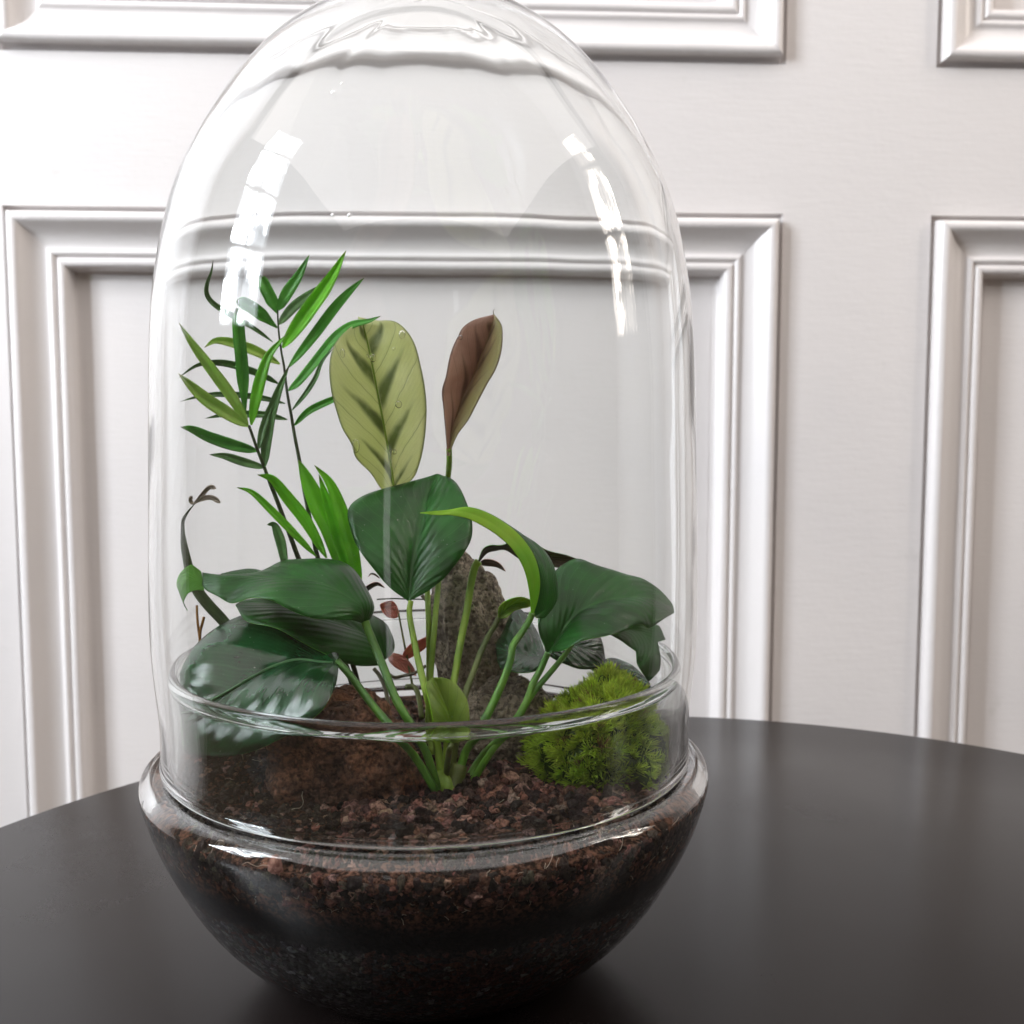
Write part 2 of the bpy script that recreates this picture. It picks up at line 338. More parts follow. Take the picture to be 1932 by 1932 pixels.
# ================================================================== THE SETTING
# table: a big round black top
def circ(pts):
    import numpy as np
    A = np.array([[2 * p.x, 2 * p.y, 1] for p in pts]); b = np.array([p.x ** 2 + p.y ** 2 for p in pts])
    s = np.linalg.lstsq(A, b, rcond=None)[0]; return s[0], s[1], math.sqrt(s[2] + s[0] ** 2 + s[1] ** 2)
TX, TY, TR = circ([onz(*q, 0) for q in ((1312, 1352), (1470, 1358), (1730, 1388), (1932, 1420), (0, 1560), (170, 1497), (265, 1468))])
tab = thing('round_table', 'round black satin table top under the glass terrarium', 'table', (TX, TY, 0))
tp = [(0, 0), (TR - .0035, 0), (TR - .0016, -.0006), (TR - .0004, -.002), (TR, -.004), (TR, -.020), (TR - .002, -.022), (TR - .03, -.023), (0, -.023)]
V, Fc = revolve(list(reversed(tp)), 256); o = mesh('table_top', [v + Vector((TX, TY, 0)) for v in V], Fc, TABLE, tab)
V, Fc = revolve([(0, -.72), (.20, -.72), (.20, -.705), (.05, -.69), (.032, -.66), (.032, -.06), (.09, -.0232), (0, -.0232)], 48)
mesh('pedestal', [v + Vector((TX, TY, 0)) for v in V], Fc, TABLE, tab)

# panelled wall; local frame: X along the wall, Z up, normal towards the camera
WA = YAW - R(3.2); WN = Vector((-math.sin(WA), -math.cos(WA), 0)); WX = Vector((math.cos(WA), -math.sin(WA), 0)); WO = Vector((0, 0.62, 0))
def onwall(x, y):
    d = ray(x, y); t = (WO - CP).dot(WN) / d.dot(WN); q = CP + d * t - WO; return q.dot(WX), q.z
WM = Matrix(((WX.x, -WN.x, 0, WO.x), (WX.y, -WN.y, 0, WO.y), (0, 0, 1, 0), (0, 0, 0, 1)))      # local (x, depth away, z)
def W(x, h, z): return WM @ Vector((x, -h, z))       # h = how far it stands proud of the wall face
xl = onwall(8, 500)[0]; xr = onwall(1477, 430)[0]; xr2 = onwall(1756, 430)[0]
zl = onwall(1000, 398)[1]; zu = onwall(1000, 113)[1]
PW = xr - xl
rects = {'lower main': (xl, xr, -0.62, zl), 'upper main': (xl, xr, zu, zu + .85), 'lower right': (xr2, xr2 + PW, -0.62, zl), 'upper right': (xr2, xr2 + PW, zu, zu + .85)}
wall = bpy.data.objects.new('wall', None); COL.objects.link(wall); wall.location = WO; bpy.context.view_layer.update()
tag(wall, 'white painted panelled wall behind the terrarium', kind='structure')
# flat face (stiles and rails) with the four openings cut out
xs = [-2.2, xl, xr, xr2, xr2 + PW, 2.6]; zs = [-0.72, -0.62, zl, zu, zu + .85, 2.4]
V, Fc, ix = [], [], {}
def wv(x, z):
    if (x, z) not in ix: ix[(x, z)] = len(V); V.append(W(x, 0, z))
    return ix[(x, z)]
for i in range(5):
    for j in range(5):
        if i in (1, 3) and j in (1, 3): continue
        Fc.append((wv(xs[i], zs[j]), wv(xs[i + 1], zs[j]), wv(xs[i + 1], zs[j + 1]), wv(xs[i], zs[j + 1])))
mesh('frame_boards', V, Fc, PAINT, wall, smooth=False)
PX = 0.00053                                          # one picture pixel on the wall, in metres
prof = [(0, 0), (.5, -14), (5, -19), (9.5, -14), (10.5, 4), (12, 12), (17, 16.5), (24, 17.5), (30, 15.5), (38, 9), (48, 2), (58, -3), (68, -5.5), (75, -5), (79, -2), (83, -.5), (87, -2.5), (89.5, -6), (92, -6.2), (94, -3), (98, -1), (104, -2), (108, -6), (111, -16), (113, -30), (116, -35), (128, -36)]
labels = {'lower main': 'moulding of the tall panel behind the terrarium', 'upper main': 'moulding of the panel behind the top of the glass dome', 'lower right': 'moulding of the tall panel at the right edge', 'upper right': 'moulding of the panel in the upper right corner'}
for k, (x0, x1, z0, z1) in rects.items():
    pr = [Vector(p + (0,)) for p in prof]; pr = cr(pr, 76)
    V, Fc = [], []; n = len(pr)
    # each side as its own run of profile so that the mitres stay sharp and the runs can wobble a little
    cor = [(x0, z0, 1, 1), (x1, z0, -1, 1), (x1, z1, -1, -1), (x0, z1, 1, -1)]
    for s in range(4):
        a, b = cor[s], cor[(s + 1) % 4]; m = 28; base = len(V)
        for i in range(m + 1):
            f = i / m
            for p in pr:
                tt = p.x * PX; hh = p.y * PX * (1.25 if p.y > 0 else 1.0)
                ax, az = a[0] + a[2] * tt, a[1] + a[3] * tt; bx, bz = b[0] + b[2] * tt, b[1] + b[3] * tt
                x, z = ax + (bx - ax) * f, az + (bz - az) * f
                hh += .0005 * noise.noise(Vector((x * 14, z * 14, p.x * .03 + s * 5)))
                V.append(W(x, hh, z))
        for i in range(m):
            for j in range(n - 1):
                q = base + i * n + j; Fc.append((q, q + n, q + n + 1, q + 1))
    mo = mesh('panel_moulding', V, Fc, PAINT, wall); mo['label'] = labels[k]
    t = 126 * PX; h = -36 * PX + .0004
    V = [W(x0 + t, h, z0 + t), W(x1 - t, h, z0 + t), W(x1 - t, h, z1 - t), W(x0 + t, h, z1 - t)]
    mesh('panel', V, [(0, 1, 2, 3)], PAINT, wall, smooth=False)

# ================================================================== THE GLASS
bowl_out = [(.0, .0035), (.030, .003), (.041, .0012), (.048, .0001), (.055, .0012), (.0672, .0072), (.0815, .0185), (.0945, .0335), (.1052, .0515), (.1122, .0665), (.1162, .0790), (.1170, .0840), (.1162, .0872), (.1138, .0892), (.1090, .0900), (.1064, .0906), (.1052, .0925), (.1046, .0960), (.1046, .110), (.1046, .1250), (.1049, .1268), (.1053, .1284), (.1052, .1300), (.1043, .1312), (.1031, .1314)]
bowl_in = [(.1020, .1308), (.1014, .1295), (.1015, .1280), (.1020, .1264), (.1022, .1250), (.1022, .110), (.1022, .0960), (.1030, .0915), (.1050, .0886), (.1090, .0874), (.1120, .0865), (.1136, .0840), (.1132, .0790), (.1094, .0680), (.1024, .0535), (.0920, .0360), (.0790, .0215), (.0647, .0107), (.051, .0062), (.030, .0058), (.0, .0060)]
pb = [Vector((r, z, 0)) for r, z in bowl_out + bowl_in]; pb = [(max(p.x, 0), p.y) for p in cr(pb, 150)]; pb[0] = (0, .0035); pb[-1] = (0, .006)
def wobble(r, z, a):
    d = Vector((math.cos(a) * 1.3, math.sin(a) * 1.3, z * 26)); return r + .00035 * noise.noise(d), z + .0003 * noise.noise(d + Vector((9, 3, 1)))
V, Fc = revolve(pb, 192, wobble); Fc = [f[::-1] for f in Fc]      # faces outward
bowl = mesh('glass_bowl', V, Fc, BGLASS)
tag(bowl, 'round clear glass bowl filled with dark soil, standing on the black table', 'bowl')

dome_px = [(0, 106), (22, 172), (70, 259), (140, 335), (240, 407), (340, 459), (440, 488), (560, 506), (700, 512.5), (900, 513.5), (1180, 513.5), (1440, 513.5)]
dome_out = []
for y, hw in dome_px:
    hw *= .988
    p0 = P(797, y, 0); a = (P(797 + hw, y, 0) - p0).length; r = a / math.sqrt(1 + (a / DIST) ** 2)
    z = P(797, y, -(r * r) / DIST).z; dome_out.append((r, z))
ZT = P(797, -22, 0).z
dome_out = [(0.0, ZT), (.010, ZT - .0004)] + dome_out[:-1]
DB = 0.0907                                           # the lip of the dome
dome_out += [(.1087, .110), (.1088, .0960), (.1092, .0935), (.1091, .0918), (.1082, DB)]
def off(prf, t):
    out = []
    for i, (r, z) in enumerate(prf):
        a = prf[max(i - 1, 0)]; b = prf[min(i + 1, len(prf) - 1)]; dx, dz = b[0] - a[0], b[1] - a[1]; l = math.hypot(dx, dz)
        out.append((max(r + dz / l * t, 0), z - dx / l * t))
    return out
din = off(dome_out[:-4], .0022); din[0] = (0, ZT - .0034); din[1] = (.010, ZT - .0037)
full = [Vector((r, z, 0)) for r, z in dome_out] + [Vector((.1071, DB + .0001, 0)), Vector((.1065, .0920, 0)), Vector((.1064, .0960, 0))] + [Vector((r, z, 0)) for r, z in reversed(din)]
pd = [(max(p.x, 0), p.y) for p in cr(full, 230)]; pd[0] = (0, ZT); pd[-1] = (0, ZT - .0034)
def dwob(r, z, a):
    d = Vector((math.cos(a) * 1.6, math.sin(a) * 1.6, z * 20)); k = min(1.0, r / .05)
    s = .00024 + (.0007 * max(0, (z - .33) / .07))
    inner = .5 + .5 * math.sin(a * 3 + z * 40)
    return r + s * noise.noise(d) * k, z + s * noise.noise(d * 1.7 + Vector((5, 2, 8))) * k
V, Fc = revolve(pd, 220, dwob)
dome = mesh('glass_dome', V, Fc, GLASS)
tag(dome, 'tall clear glass dome cover standing on the bowl shoulder over the plants', 'dome cover')

# ================================================================== THE FILLING
def soil_h(x, y):
    r = math.hypot(x, y)
    h = .0842 + .0020 * (1 - (r / .105) ** 2) + .0035 * noise.noise(Vector((x * 38, y * 38, 3))) + .0016 * noise.noise(Vector((x * 120, y * 120, 7)))
    h += .010 * math.exp(-((x + .075) ** 2 + (y - .0) ** 2) / .0012)             # heaped up against the left side
    h += .004 * math.exp(-((x - .065) ** 2 + (y + .02) ** 2) / .0016)
    return h
ins = [(.0, .0067), (.030, .0066), (.0505, .007), (.0642, .0117), (.0783, .0225), (.0912, .0369), (.1016, .0543), (.1085, .0685), (.1114, .0760), (.1126, .0830)]
sp = [(max(p.x, 0), p.y) for p in cr([Vector((r, z, 0)) for r, z in ins], 60)]
V, Fc = [], []; SEG = 240; rows = []
for (r, z) in sp:
    row = []
    for s in range(SEG):
        a = 2 * math.pi * s / SEG; d = Vector((math.cos(a) * r * 260, math.sin(a) * r * 260, z * 260))
        k = .0011 * (noise.noise(d) * .6 + noise.noise(d * 2.3) * .4); rr = max(r + .0019 + max(min(k, .0004), -.0007), 0)
        row.append(len(V)); V.append(Vector((rr * math.cos(a), rr * math.sin(a), z)))
    rows.append(row)
for i in range(1, 40):
    rr = .1126 * (1 - i / 40.0); row = []
    for s in range(SEG):
        a = 2 * math.pi * s / SEG; x, y = rr * math.cos(a), rr * math.sin(a); row.append(len(V)); V.append(Vector((x, y, soil_h(x, y))))
    rows.append(row)
for a, b in zip(rows, rows[1:]):
    for s in range(SEG): t = (s + 1) % SEG; Fc.append((a[s], a[t], b[t], b[s]))
soil = mesh('soil', V, Fc, SOIL); tag(soil, 'dark layered soil filling the glass bowl', 'soil', kind='stuff')

# crumbs: small lumps of lava, bark and gravel
def lump(seed, sub=1, amp=.35):
    bm = bmesh.new(); bmesh.ops.create_icosphere(bm, subdivisions=sub + 1, radius=1.0)
    for v in bm.verts:
        n0 = noise.noise(v.co * 1.1 + Vector((seed * 7.3, seed, 0))); n1 = noise.noise(v.co * 3.1 + Vector((seed, 3 * seed, 5)))
        v.co *= 1 + amp * n0 * 1.4 + amp * .7 * n1
    Vv = [v.co.copy() for v in bm.verts]; Ff = [tuple(x.index for x in f.verts) for f in bm.faces]; bm.free(); return Vv, Ff
LUMPS = [lump(i, 1, .42) for i in range(7)]
def rot(): return Matrix.Rotation(random.uniform(0, 6.3), 3, Vector((random.uniform(-1, 1), random.uniform(-1, 1), random.uniform(-1, 1) + .01)).normalized())
def crumbs(name, items, label, mat, smooth=False):
    V, Fc, C = [], [], []
    for (p, s, col) in items:
        lv, lf = random.choice(LUMPS); m = rot(); b = len(V); sc3 = Vector((s * random.uniform(.75, 1.25), s * random.uniform(.75, 1.2), s * random.uniform(.6, 1.0)))
        for v in lv: q = m @ Vector((v.x * sc3.x, v.y * sc3.y, v.z * sc3.z)); V.append(p + q); C.append(col)
        Fc += [tuple(i + b for i in f) for f in lf]
    o = mesh(name, V, Fc, mat, None, smooth); at = o.data.color_attributes.new('tint', 'FLOAT_COLOR', 'POINT')
    flat = []
    for c in C: flat += [c[0], c[1], c[2], 1.0]
    at.data.foreach_set('color', flat); return tag(o, label, 'soil crumbs', kind='stuff')
def jit(c, a=.35): k = 1 + random.uniform(-a, a); return tuple(max(.003, x * k * (1 + random.uniform(-.1, .1))) for x in c)
LAVA = [(0.26, 0.115, 0.085), (0.17, 0.08, 0.06), (0.34, 0.20, 0.155), (0.10, 0.055, 0.045), (0.055, 0.038, 0.033), (0.04, 0.03, 0.027)]
DARKC = [(0.045, 0.03, 0.024), (0.03, 0.022, 0.018), (0.075, 0.055, 0.042), (0.11, 0.085, 0.065)]
def r_in(z):                                          # inner radius of the filling at height z
    for (r0, z0), (r1, z1) in zip(ins[1:], ins[2:] + [(.1126, .09)]):
        if z0 <= z <= z1: return r0 + (r1 - r0) * (z - z0) / (z1 - z0)
    return .1126
items = []
for i in range(4200):
    a = random.uniform(math.pi * .95, math.pi * 2.05); r = .1016 * math.sqrt(random.uniform(.08, 1)); x, y = r * math.cos(a), r * math.sin(a)
    right = x > -.03 and y < -.02
    s = random.choice([.0008, .0010, .0013, .0017]) if not right else random.choice([.0012, .0017, .0023, .0029])
    c = jit(random.choice(LAVA if (right or random.random() < .3) else DARKC))
    lim = .1014 - s * 1.35
    if r > lim: x *= lim / r; y *= lim / r
    items.append((Vector((x, y, soil_h(x, y) + s * random.uniform(-.2, .7))), s, c))
for i in range(900):                                  # those on the far side
    a = random.uniform(0, math.pi); r = .100 * math.sqrt(random.random()); s = random.uniform(.001, .0022)
    items.append((Vector((r * math.cos(a), r * math.sin(a), soil_h(r * math.cos(a), r * math.sin(a)) + s * .4)), s, jit(random.choice(DARKC + LAVA))))
crumbs('soil_crumbs', items, 'red brown lava and bark crumbs strewn over the soil', CRUMB)
items = []
for i in range(3600):
    a = random.uniform(math.pi * .97, math.pi * 2.03); z = random.triangular(.070, .0868, .0855); s = random.choice([.0006, .0009, .0013, .0018, .0024])
    front = -.45 < (a - math.pi * 1.5) < .75
    if z < .072 and random.random() < .75: s *= .5
    c = jit(random.choice(LAVA if (front and z > .072 and random.random() < .65) else (DARKC if z > .058 else DARKC[:2])))
    r = r_in(z) + .0018 - s * .35
    if z > .082: r = min(r, .1118 - (z - .082) * .9 - s * 1.2)
    items.append((Vector((r * math.cos(a), r * math.sin(a), z)), s, c))
crumbs('bark_crumbs', items, 'brown bark and lava crumbs pressed against the bowl glass below the dome', CRUMB)
items = []
GREY = [(0.08, 0.078, 0.08), (0.04, 0.039, 0.04), (0.15, 0.145, 0.14), (0.025, 0.024, 0.025)]
for i in range(5600):
    a = random.uniform(math.pi * .97, math.pi * 2.03); z = random.uniform(.0085, .054) ; s = random.choice([.0008, .0012, .0016, .0022])
    mid = -.22 < (a - math.pi * 1.5) < .7; c = jit(random.choice([(0.12, .05, .038), (.09, .04, .03), (.06, .035, .03)] if (mid and random.random() < .7) else GREY))
    r = max(r_in(z) + .0018 - s * .35, .01); items.append((Vector((r * math.cos(a), r * math.sin(a), z)), s, c))
crumbs('gravel', items, 'grey and rusty drainage gravel at the bottom of the bowl', CRUMB)

V, Fc = [], []                                        # root fibres among the crumbs
for i in range(300):
    a = random.uniform(math.pi * 1.02, math.pi * 1.98)
    side = random.random() < .6
    z = random.uniform(.070, .0835); r = r_in(z) + .0021
    p = Vector((r * math.cos(a), r * math.sin(a), z)) if side else None
    if p is None:
        r = .1 * math.sqrt(random.uniform(.3, 1)); p = Vector((r * math.cos(a), r * math.sin(a), 0)); p.z = soil_h(p.x, p.y) + .001
    tn = Vector((-math.sin(a), math.cos(a), random.uniform(-.7, .7))).normalized(); pts = [p]; L = random.choice([.0004, .0005, .0007, .0012, .0022])
    for k in range(5):
        tn = (tn + Vector((random.uniform(-.7, .7), random.uniform(-.7, .7), random.uniform(-.7, .7)))).normalized(); q = pts[-1] + tn * L
        if side:
            rr = math.hypot(q.x, q.y); t = (r_in(min(max(q.z, .02), .079)) + .0021) / rr; q.x *= t; q.y *= t
        else: q.z = max(q.z, soil_h(q.x, q.y) + .0005); q = inside(q)
        pts.append(q)
    q = cr(pts, 12); tube_vf(q, [.00011] * 12, 4, V, Fc)
tag(mesh('root_fibres', V, Fc, FIBRE), 'pale hair-thin root fibres in the soil crumbs', 'fibres', kind='stuff')

def rock(name, outline_fn, mat, label, sub=6):
    bm = bmesh.new(); bmesh.ops.create_icosphere(bm, subdivisions=sub, radius=1.0)
    for v in bm.verts: v.co = outline_fn(v.co.normalized())
    V = [v.co.copy() for v in bm.verts]; Fc = [tuple(x.index for x in f.verts) for f in bm.faces]; bm.free()
    return tag(mesh(name, V, Fc, mat), label, 'rock')
def rockfn(c, rad, seed, amp=.22, tilt=(0, 0, 0), boxy=.0):
    M = Matrix.Rotation(tilt[0], 3, 'X') @ Matrix.Rotation(tilt[1], 3, 'Y') @ Matrix.Rotation(tilt[2], 3, 'Z'); c = Vector(c)
    def fn(d):
        s = Vector((seed * 3.1, seed * 1.7, seed)); k = 1.0
        mx = max(abs(d.x), abs(d.y), abs(d.z)); k = (1 - boxy) + boxy / mx * .85
        k += amp * noise.noise(d * 1.3 + s) + amp * .55 * noise.noise(d * 2.9 + s) + amp * .28 * noise.noise(d * 6.5 + s) + amp * .16 * noise.noise(d * 14 + s) + amp * .09 * noise.noise(d * 30 + s)
        v = Vector((d.x * rad[0], d.y * rad[1], d.z * rad[2])) * k; return inside(c + M @ v)
    return fn
p = P(893, 1200, .022)
rock('standing_stone', rockfn((p.x, .022, p.z - .004), (.0165, .017, .040), 2, .24, (0, R(-7), 0)), ROCK1, 'tall grey brown standing stone behind the leaf stalks')
p = P(940, 1350, .004)
rock('low_stone', rockfn((p.x, .004, p.z - .008), (.0215, .018, .026), 5, .25, (0, R(20), 0), .2), ROCK1, 'low rough stone at the foot of the tall standing stone')
p = P(645, 1430, -.036)
rock('dark_boulder', rockfn((p.x, -.036, p.z - .001), (.027, .020, .029), 8, .22, (0, R(-24), 0), .5), ROCK2, 'dark boulder with red brown top beside the round glossy leaf')

# the one pale pink lump against the glass
def onbowl(x, y):
    d = ray(x, y); t = .2
    while t < .7:
        q = CP + d * t
        if .03 < q.z < .085 and math.hypot(q.x, q.y) < r_in(q.z) + .0010: return q
        t += .0005
    return CP + d * .35
q = onbowl(524, 1634)
lv, lf = lump(33, 2, .30); o = mesh('lava_pebble', [q + Vector((v.x * .0024, v.y * .0022, v.z * .0030)) for v in lv], lf, None, None)
n = N('pink_lava'); c = n.obj(); f = n.noise(c, 500, 5, .7); o.data.materials.append(n.fin(n('BsdfPrincipled', {'Base Color': n.mix(n.ss(f, .35, .65), (.16, .06, .045), (.46, .25, .19)), 'Roughness': .85, 'Normal': n.bump(f, .8, .001)})))
tag(o, 'pale pink lava pebble pressed against the bowl glass at the left front', 'pebble')

# ------------------------------------------------------------------ moss
mc = P(1130, 1404, -.022); MC = Vector((mc.x, -.022, mc.z - .012)); MRX, MRY, MRZ = .0255, .031, .0365
moss = thing('moss_cushion', 'bright green cushion of star moss on the right side of the soil', 'moss', (MC.x, MC.y, .08))
def mfn(d):
    k = 1 + .26 * noise.noise(d * 1.6 + Vector((4, 1, 2))) + .16 * noise.noise(d * 3.6)
    v = Vector((d.x * MRX, d.y * MRY, d.z * MRZ)) * k; return MC + v
bm = bmesh.new(); bmesh.ops.create_icosphere(bm, subdivisions=4, radius=1.0)
for v in bm.verts: v.co = inside(mfn(v.co.normalized()) * 1.0)
V = [v.co.copy() for v in bm.verts]; Fc = [tuple(x.index for x in f.verts) for f in bm.faces]; bm.free()
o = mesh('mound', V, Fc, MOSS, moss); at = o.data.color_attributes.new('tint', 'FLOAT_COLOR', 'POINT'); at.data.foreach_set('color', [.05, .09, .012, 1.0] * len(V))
V, Fc, C = [], [], []
def blade(p, d, L, wd, col):
    a = d.cross(Vector((random.uniform(-1, 1), random.uniform(-1, 1), random.uniform(-1, 1))));
    if a.length < 1e-3: return
    a.normalize(); bend = d.cross(a) * random.uniform(-.25, .25); b = len(V)
    prev = None
    for k, (f, ww) in enumerate(((0, .7), (.45, 1.0), (.8, .7))):
        c = inside(p + d * (L * f) + bend * (L * f * f)); V.extend([c - a * wd * ww * .5, c + a * wd * ww * .5])
    V.append(inside(p + d * L + bend * L))
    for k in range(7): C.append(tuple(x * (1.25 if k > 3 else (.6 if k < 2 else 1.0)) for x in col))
    Fc.extend([(b, b + 1, b + 3, b + 2), (b + 2, b + 3, b + 5, b + 4), (b + 4, b + 5, b + 6)])
cnt = 0
while cnt < 900:
    d = Vector((random.gauss(0, 1), random.gauss(0, 1), random.gauss(0, 1))).normalized()
    if d.z < -.55 or d.y > .75: continue
    cnt += 1
    p = mfn(d) - d * .0012; nr = Vector((d.x / MRX, d.y / MRY, d.z / MRZ)).normalized(); nr = (nr + Vector((0, 0, .25))).normalized()
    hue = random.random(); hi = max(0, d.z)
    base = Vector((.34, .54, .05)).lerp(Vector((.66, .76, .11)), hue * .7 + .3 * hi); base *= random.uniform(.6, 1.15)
    if random.random() < .07: base = Vector((.30, .20, .08))
    ax = (nr + Vector((random.uniform(-.35, .35), random.uniform(-.35, .35), random.uniform(-.35, .35)))).normalized(); Ls = random.uniform(.0044, .0076)
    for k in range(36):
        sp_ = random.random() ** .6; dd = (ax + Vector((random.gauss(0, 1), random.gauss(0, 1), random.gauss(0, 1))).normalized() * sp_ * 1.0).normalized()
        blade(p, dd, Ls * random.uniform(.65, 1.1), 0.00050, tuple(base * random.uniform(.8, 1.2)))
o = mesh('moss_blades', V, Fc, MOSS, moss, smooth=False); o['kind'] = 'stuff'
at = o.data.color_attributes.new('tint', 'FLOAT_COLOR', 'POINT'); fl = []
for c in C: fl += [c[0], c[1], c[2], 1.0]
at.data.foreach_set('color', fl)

# ================================================================== LEAVES
def leaf_grid(name, parent, rows, mats, nv=40, nu=9, bulge=.10, ripple=.0, th=.00028, seed=0.0, clamp=True, label=None):
    """rows of (left, middle, right) world points from base to tip -> a thin closed leaf blade; slot 0 faces the viewer's side, slot 1 the other"""
    Ls = cr([r[0] for r in rows], nv); Ms = cr([r[1] for r in rows], nv); Rs = cr([r[2] for r in rows], nv)
    G = []
    for i in range(nv):
        L, M, Rr = Ls[i], Ms[i], Rs[i]; row = []
        t = Ms[min(i + 1, nv - 1)] - Ms[max(i - 1, 0)]
        for j in range(2 * nu + 1):
            f = j / nu - 1.0
            e, g = (L, -f) if f < 0 else (Rr, f)
            p = M.lerp(e, g); ac = (e - M) * (-1 if f < 0 else 1)
            n_ = ac.cross(t)
            if n_.length > 1e-12: n_.normalize()
            w_ = ac.length
            p = p + n_ * (bulge * w_ * 4 * g * (1 - g) * .5)
            if ripple: p = p + n_ * (ripple * w_ * g * g * noise.noise(Vector((i / nv * 5 + seed, f * 1.3, seed * 2.1))))
            row.append(p)
        G.append(row)
    m = 2 * nu + 1; NV = []
    for i in range(nv):
        for j in range(m):
            a = G[min(i + 1, nv - 1)][j] - G[max(i - 1, 0)][j]; b = G[i][min(j + 1, m - 1)] - G[i][max(j - 1, 0)]
            n_ = b.cross(a); NV.append(n_.normalized() if n_.length > 1e-14 else Vector((0, -1, 0)))
    V, uv = [], []
    for s in (1, -1):
        for i in range(nv):
            for j in range(m):
                p = G[i][j] + NV[i * m + j] * (s * th / 2); V.append(inside(p) if clamp else p); uv.append((j / (m - 1), i / (nv - 1)))
    Fc, mi = [], []; o_ = nv * m
    for i in range(nv - 1):
        for j in range(m - 1):
            q = i * m + j; Fc.append((q, q + 1, q + m + 1, q + m)); mi.append(0); Fc.append((o_ + q, o_ + q + m, o_ + q + m + 1, o_ + q + 1)); mi.append(1)
        for j, fl in ((0, 0), (m - 1, 1)):
            q = i * m + j; f4 = (q, q + m, o_ + q + m, o_ + q); Fc.append(f4 if not fl else f4[::-1]); mi.append(1)
    ob = mesh(name, V, Fc, mats, parent, True, mi, uv)
    if label: ob['label'] = label
    return ob, Ms

def rows_px(view, data):
    """data: ((Lx, Ly, LY), (Mx, My, MY), (Rx, Ry, RY)) in a view's pixels"""
    return [[P(*view(x, y), Y) for (x, y, Y) in tri] for tri in data]

def strip(name, parent, view, path, width, mats, y0, y1, tilt=.25, fold=.12, blunt=False, nv=26, seed=0, label=None, start=.12, arch=0.0):
    """a narrow leaflet: centre line in view pixels, width in view pixels"""
    n = len(path); rows = []; m = 14
    pts = cr([Vector((x, y, 0)) for x, y in path], m)
    for i, p in enumerate(pts):
        f = i / (m - 1); a = pts[min(i + 1, m - 1)] - pts[max(i - 1, 0)]; a.normalize(); nrm = Vector((a.y, -a.x, 0))     # left of travel in picture axes (y down)
        if blunt: w_ = min(1, start + f * 2.6) * (1.0 if f < .85 else math.sqrt(max(0, 1 - ((f - .85) / .15) ** 2)) * .7 + .3 * (1 - (f - .85) / .15))
        else: w_ = (start * (1 - f) + (1 - start) * math.sin(math.pi * min(1, f ** .75)) ** .8) if f > 0 else start
        if i == m - 1: w_ = .02 if not blunt else .25
        Yc = y0 + (y1 - y0) * f - arch * math.sin(math.pi * f); h = width * .5 * w_
        d3 = h * .2745 * .00021
        l = p + nrm * h; r = p - nrm * h
        rows.append([P(*view(l.x, l.y), Yc - d3 * tilt * 2), P(*view(p.x, p.y), Yc + d3 * fold * 4), P(*view(r.x, r.y), Yc + d3 * tilt * 2)])
    return leaf_grid(name, parent, rows, mats, nv, 3, .12, .06, .00022, seed, label=label)[0]

BY = -.052                                            # depth of the foot of the broad leaved plant
foot = onz(845, 1512, .083); BY = foot.y
# ---------------------------------------------------------------- broad leaved plant
bl = thing('broad_leaved_plant', 'plant with broad dark green heart shaped leaves in the middle of the soil', 'plant', (foot.x, foot.y, .082))
def petiole(view, pts, r0, r1, mat, n=28, to_foot=None):
    w_ = pxpath(view, pts)
    if to_foot: w_.append(P(to_foot[0], to_foot[1], BY + to_foot[2]))
    return tube('petiole', w_, r0, r1, mat, bl, n, 8)
# 1 the upright heart leaf in the middle
rows = rows_px(ID, [((770, 1134, -.022), (771, 1133, -.022), (773, 1133, -.022)), ((735, 1108, -.023), (773, 1108, -.018), (812, 1112, -.022)), ((697, 1066, -.022), (778, 1066, -.012), (850, 1078, -.020)), ((668, 1015, -.016), (786, 1020, -.006), (880, 1032, -.016)), ((655, 968, -.008), (795, 975, .001), (889, 982, -.008)), ((684, 936, .001), (803, 940, .007), (877, 940, .000)), ((752, 916, .010), (815, 913, .012), (857, 906, .009)), ((818, 897, .014), (824, 894, .014), (832, 896, .014))])
leaf_grid('leaf', bl, rows, [DKTOP, DKBOT], 44, 10, .24, .14, seed=1)
petiole(A3, [(1775, 955, -.022), (1765, 1040, -.024), (1790, 1190, -.030), (1835, 1400, -.038), (1890, 1620, -.044), (1945, 1850, BY + .008)], .0011, .0017, STEM_Y, to_foot=(838, 1500, .002))
# 2 the arching folded leaf, underside lit bright green
rows = rows_px(ID, [((1001, 1158, -.034), (1005, 1160, -.034), (1012, 1166, -.034)), ((998, 1118, -.036), (1015, 1128, -.034), (1043, 1160, -.026)), ((988, 1074, -.037), (1018, 1092, -.034), (1051, 1118, -.024)), ((966, 1036, -.038), (1008, 1050, -.034), (1047, 1075, -.022)), ((938, 1010, -.038), (982, 1012, -.034), (1027, 1038, -.020)), ((908, 991, -.038), (945, 982, -.034), (985, 1012, -.022)), ((880, 978, -.038), (912, 965, -.035), (935, 976, -.027)), ((850, 972, -.038), (882, 957, -.036), (893, 962, -.030)), ((825, 972, -.037), (846, 962, -.036), (858, 966, -.032)), ((792, 968, -.036), (793, 967, -.036), (795, 968, -.036))])
leaf_grid('leaf', bl, rows, [DKTOP, BRIGHT], 48, 9, .03, .05, seed=2) if False else None
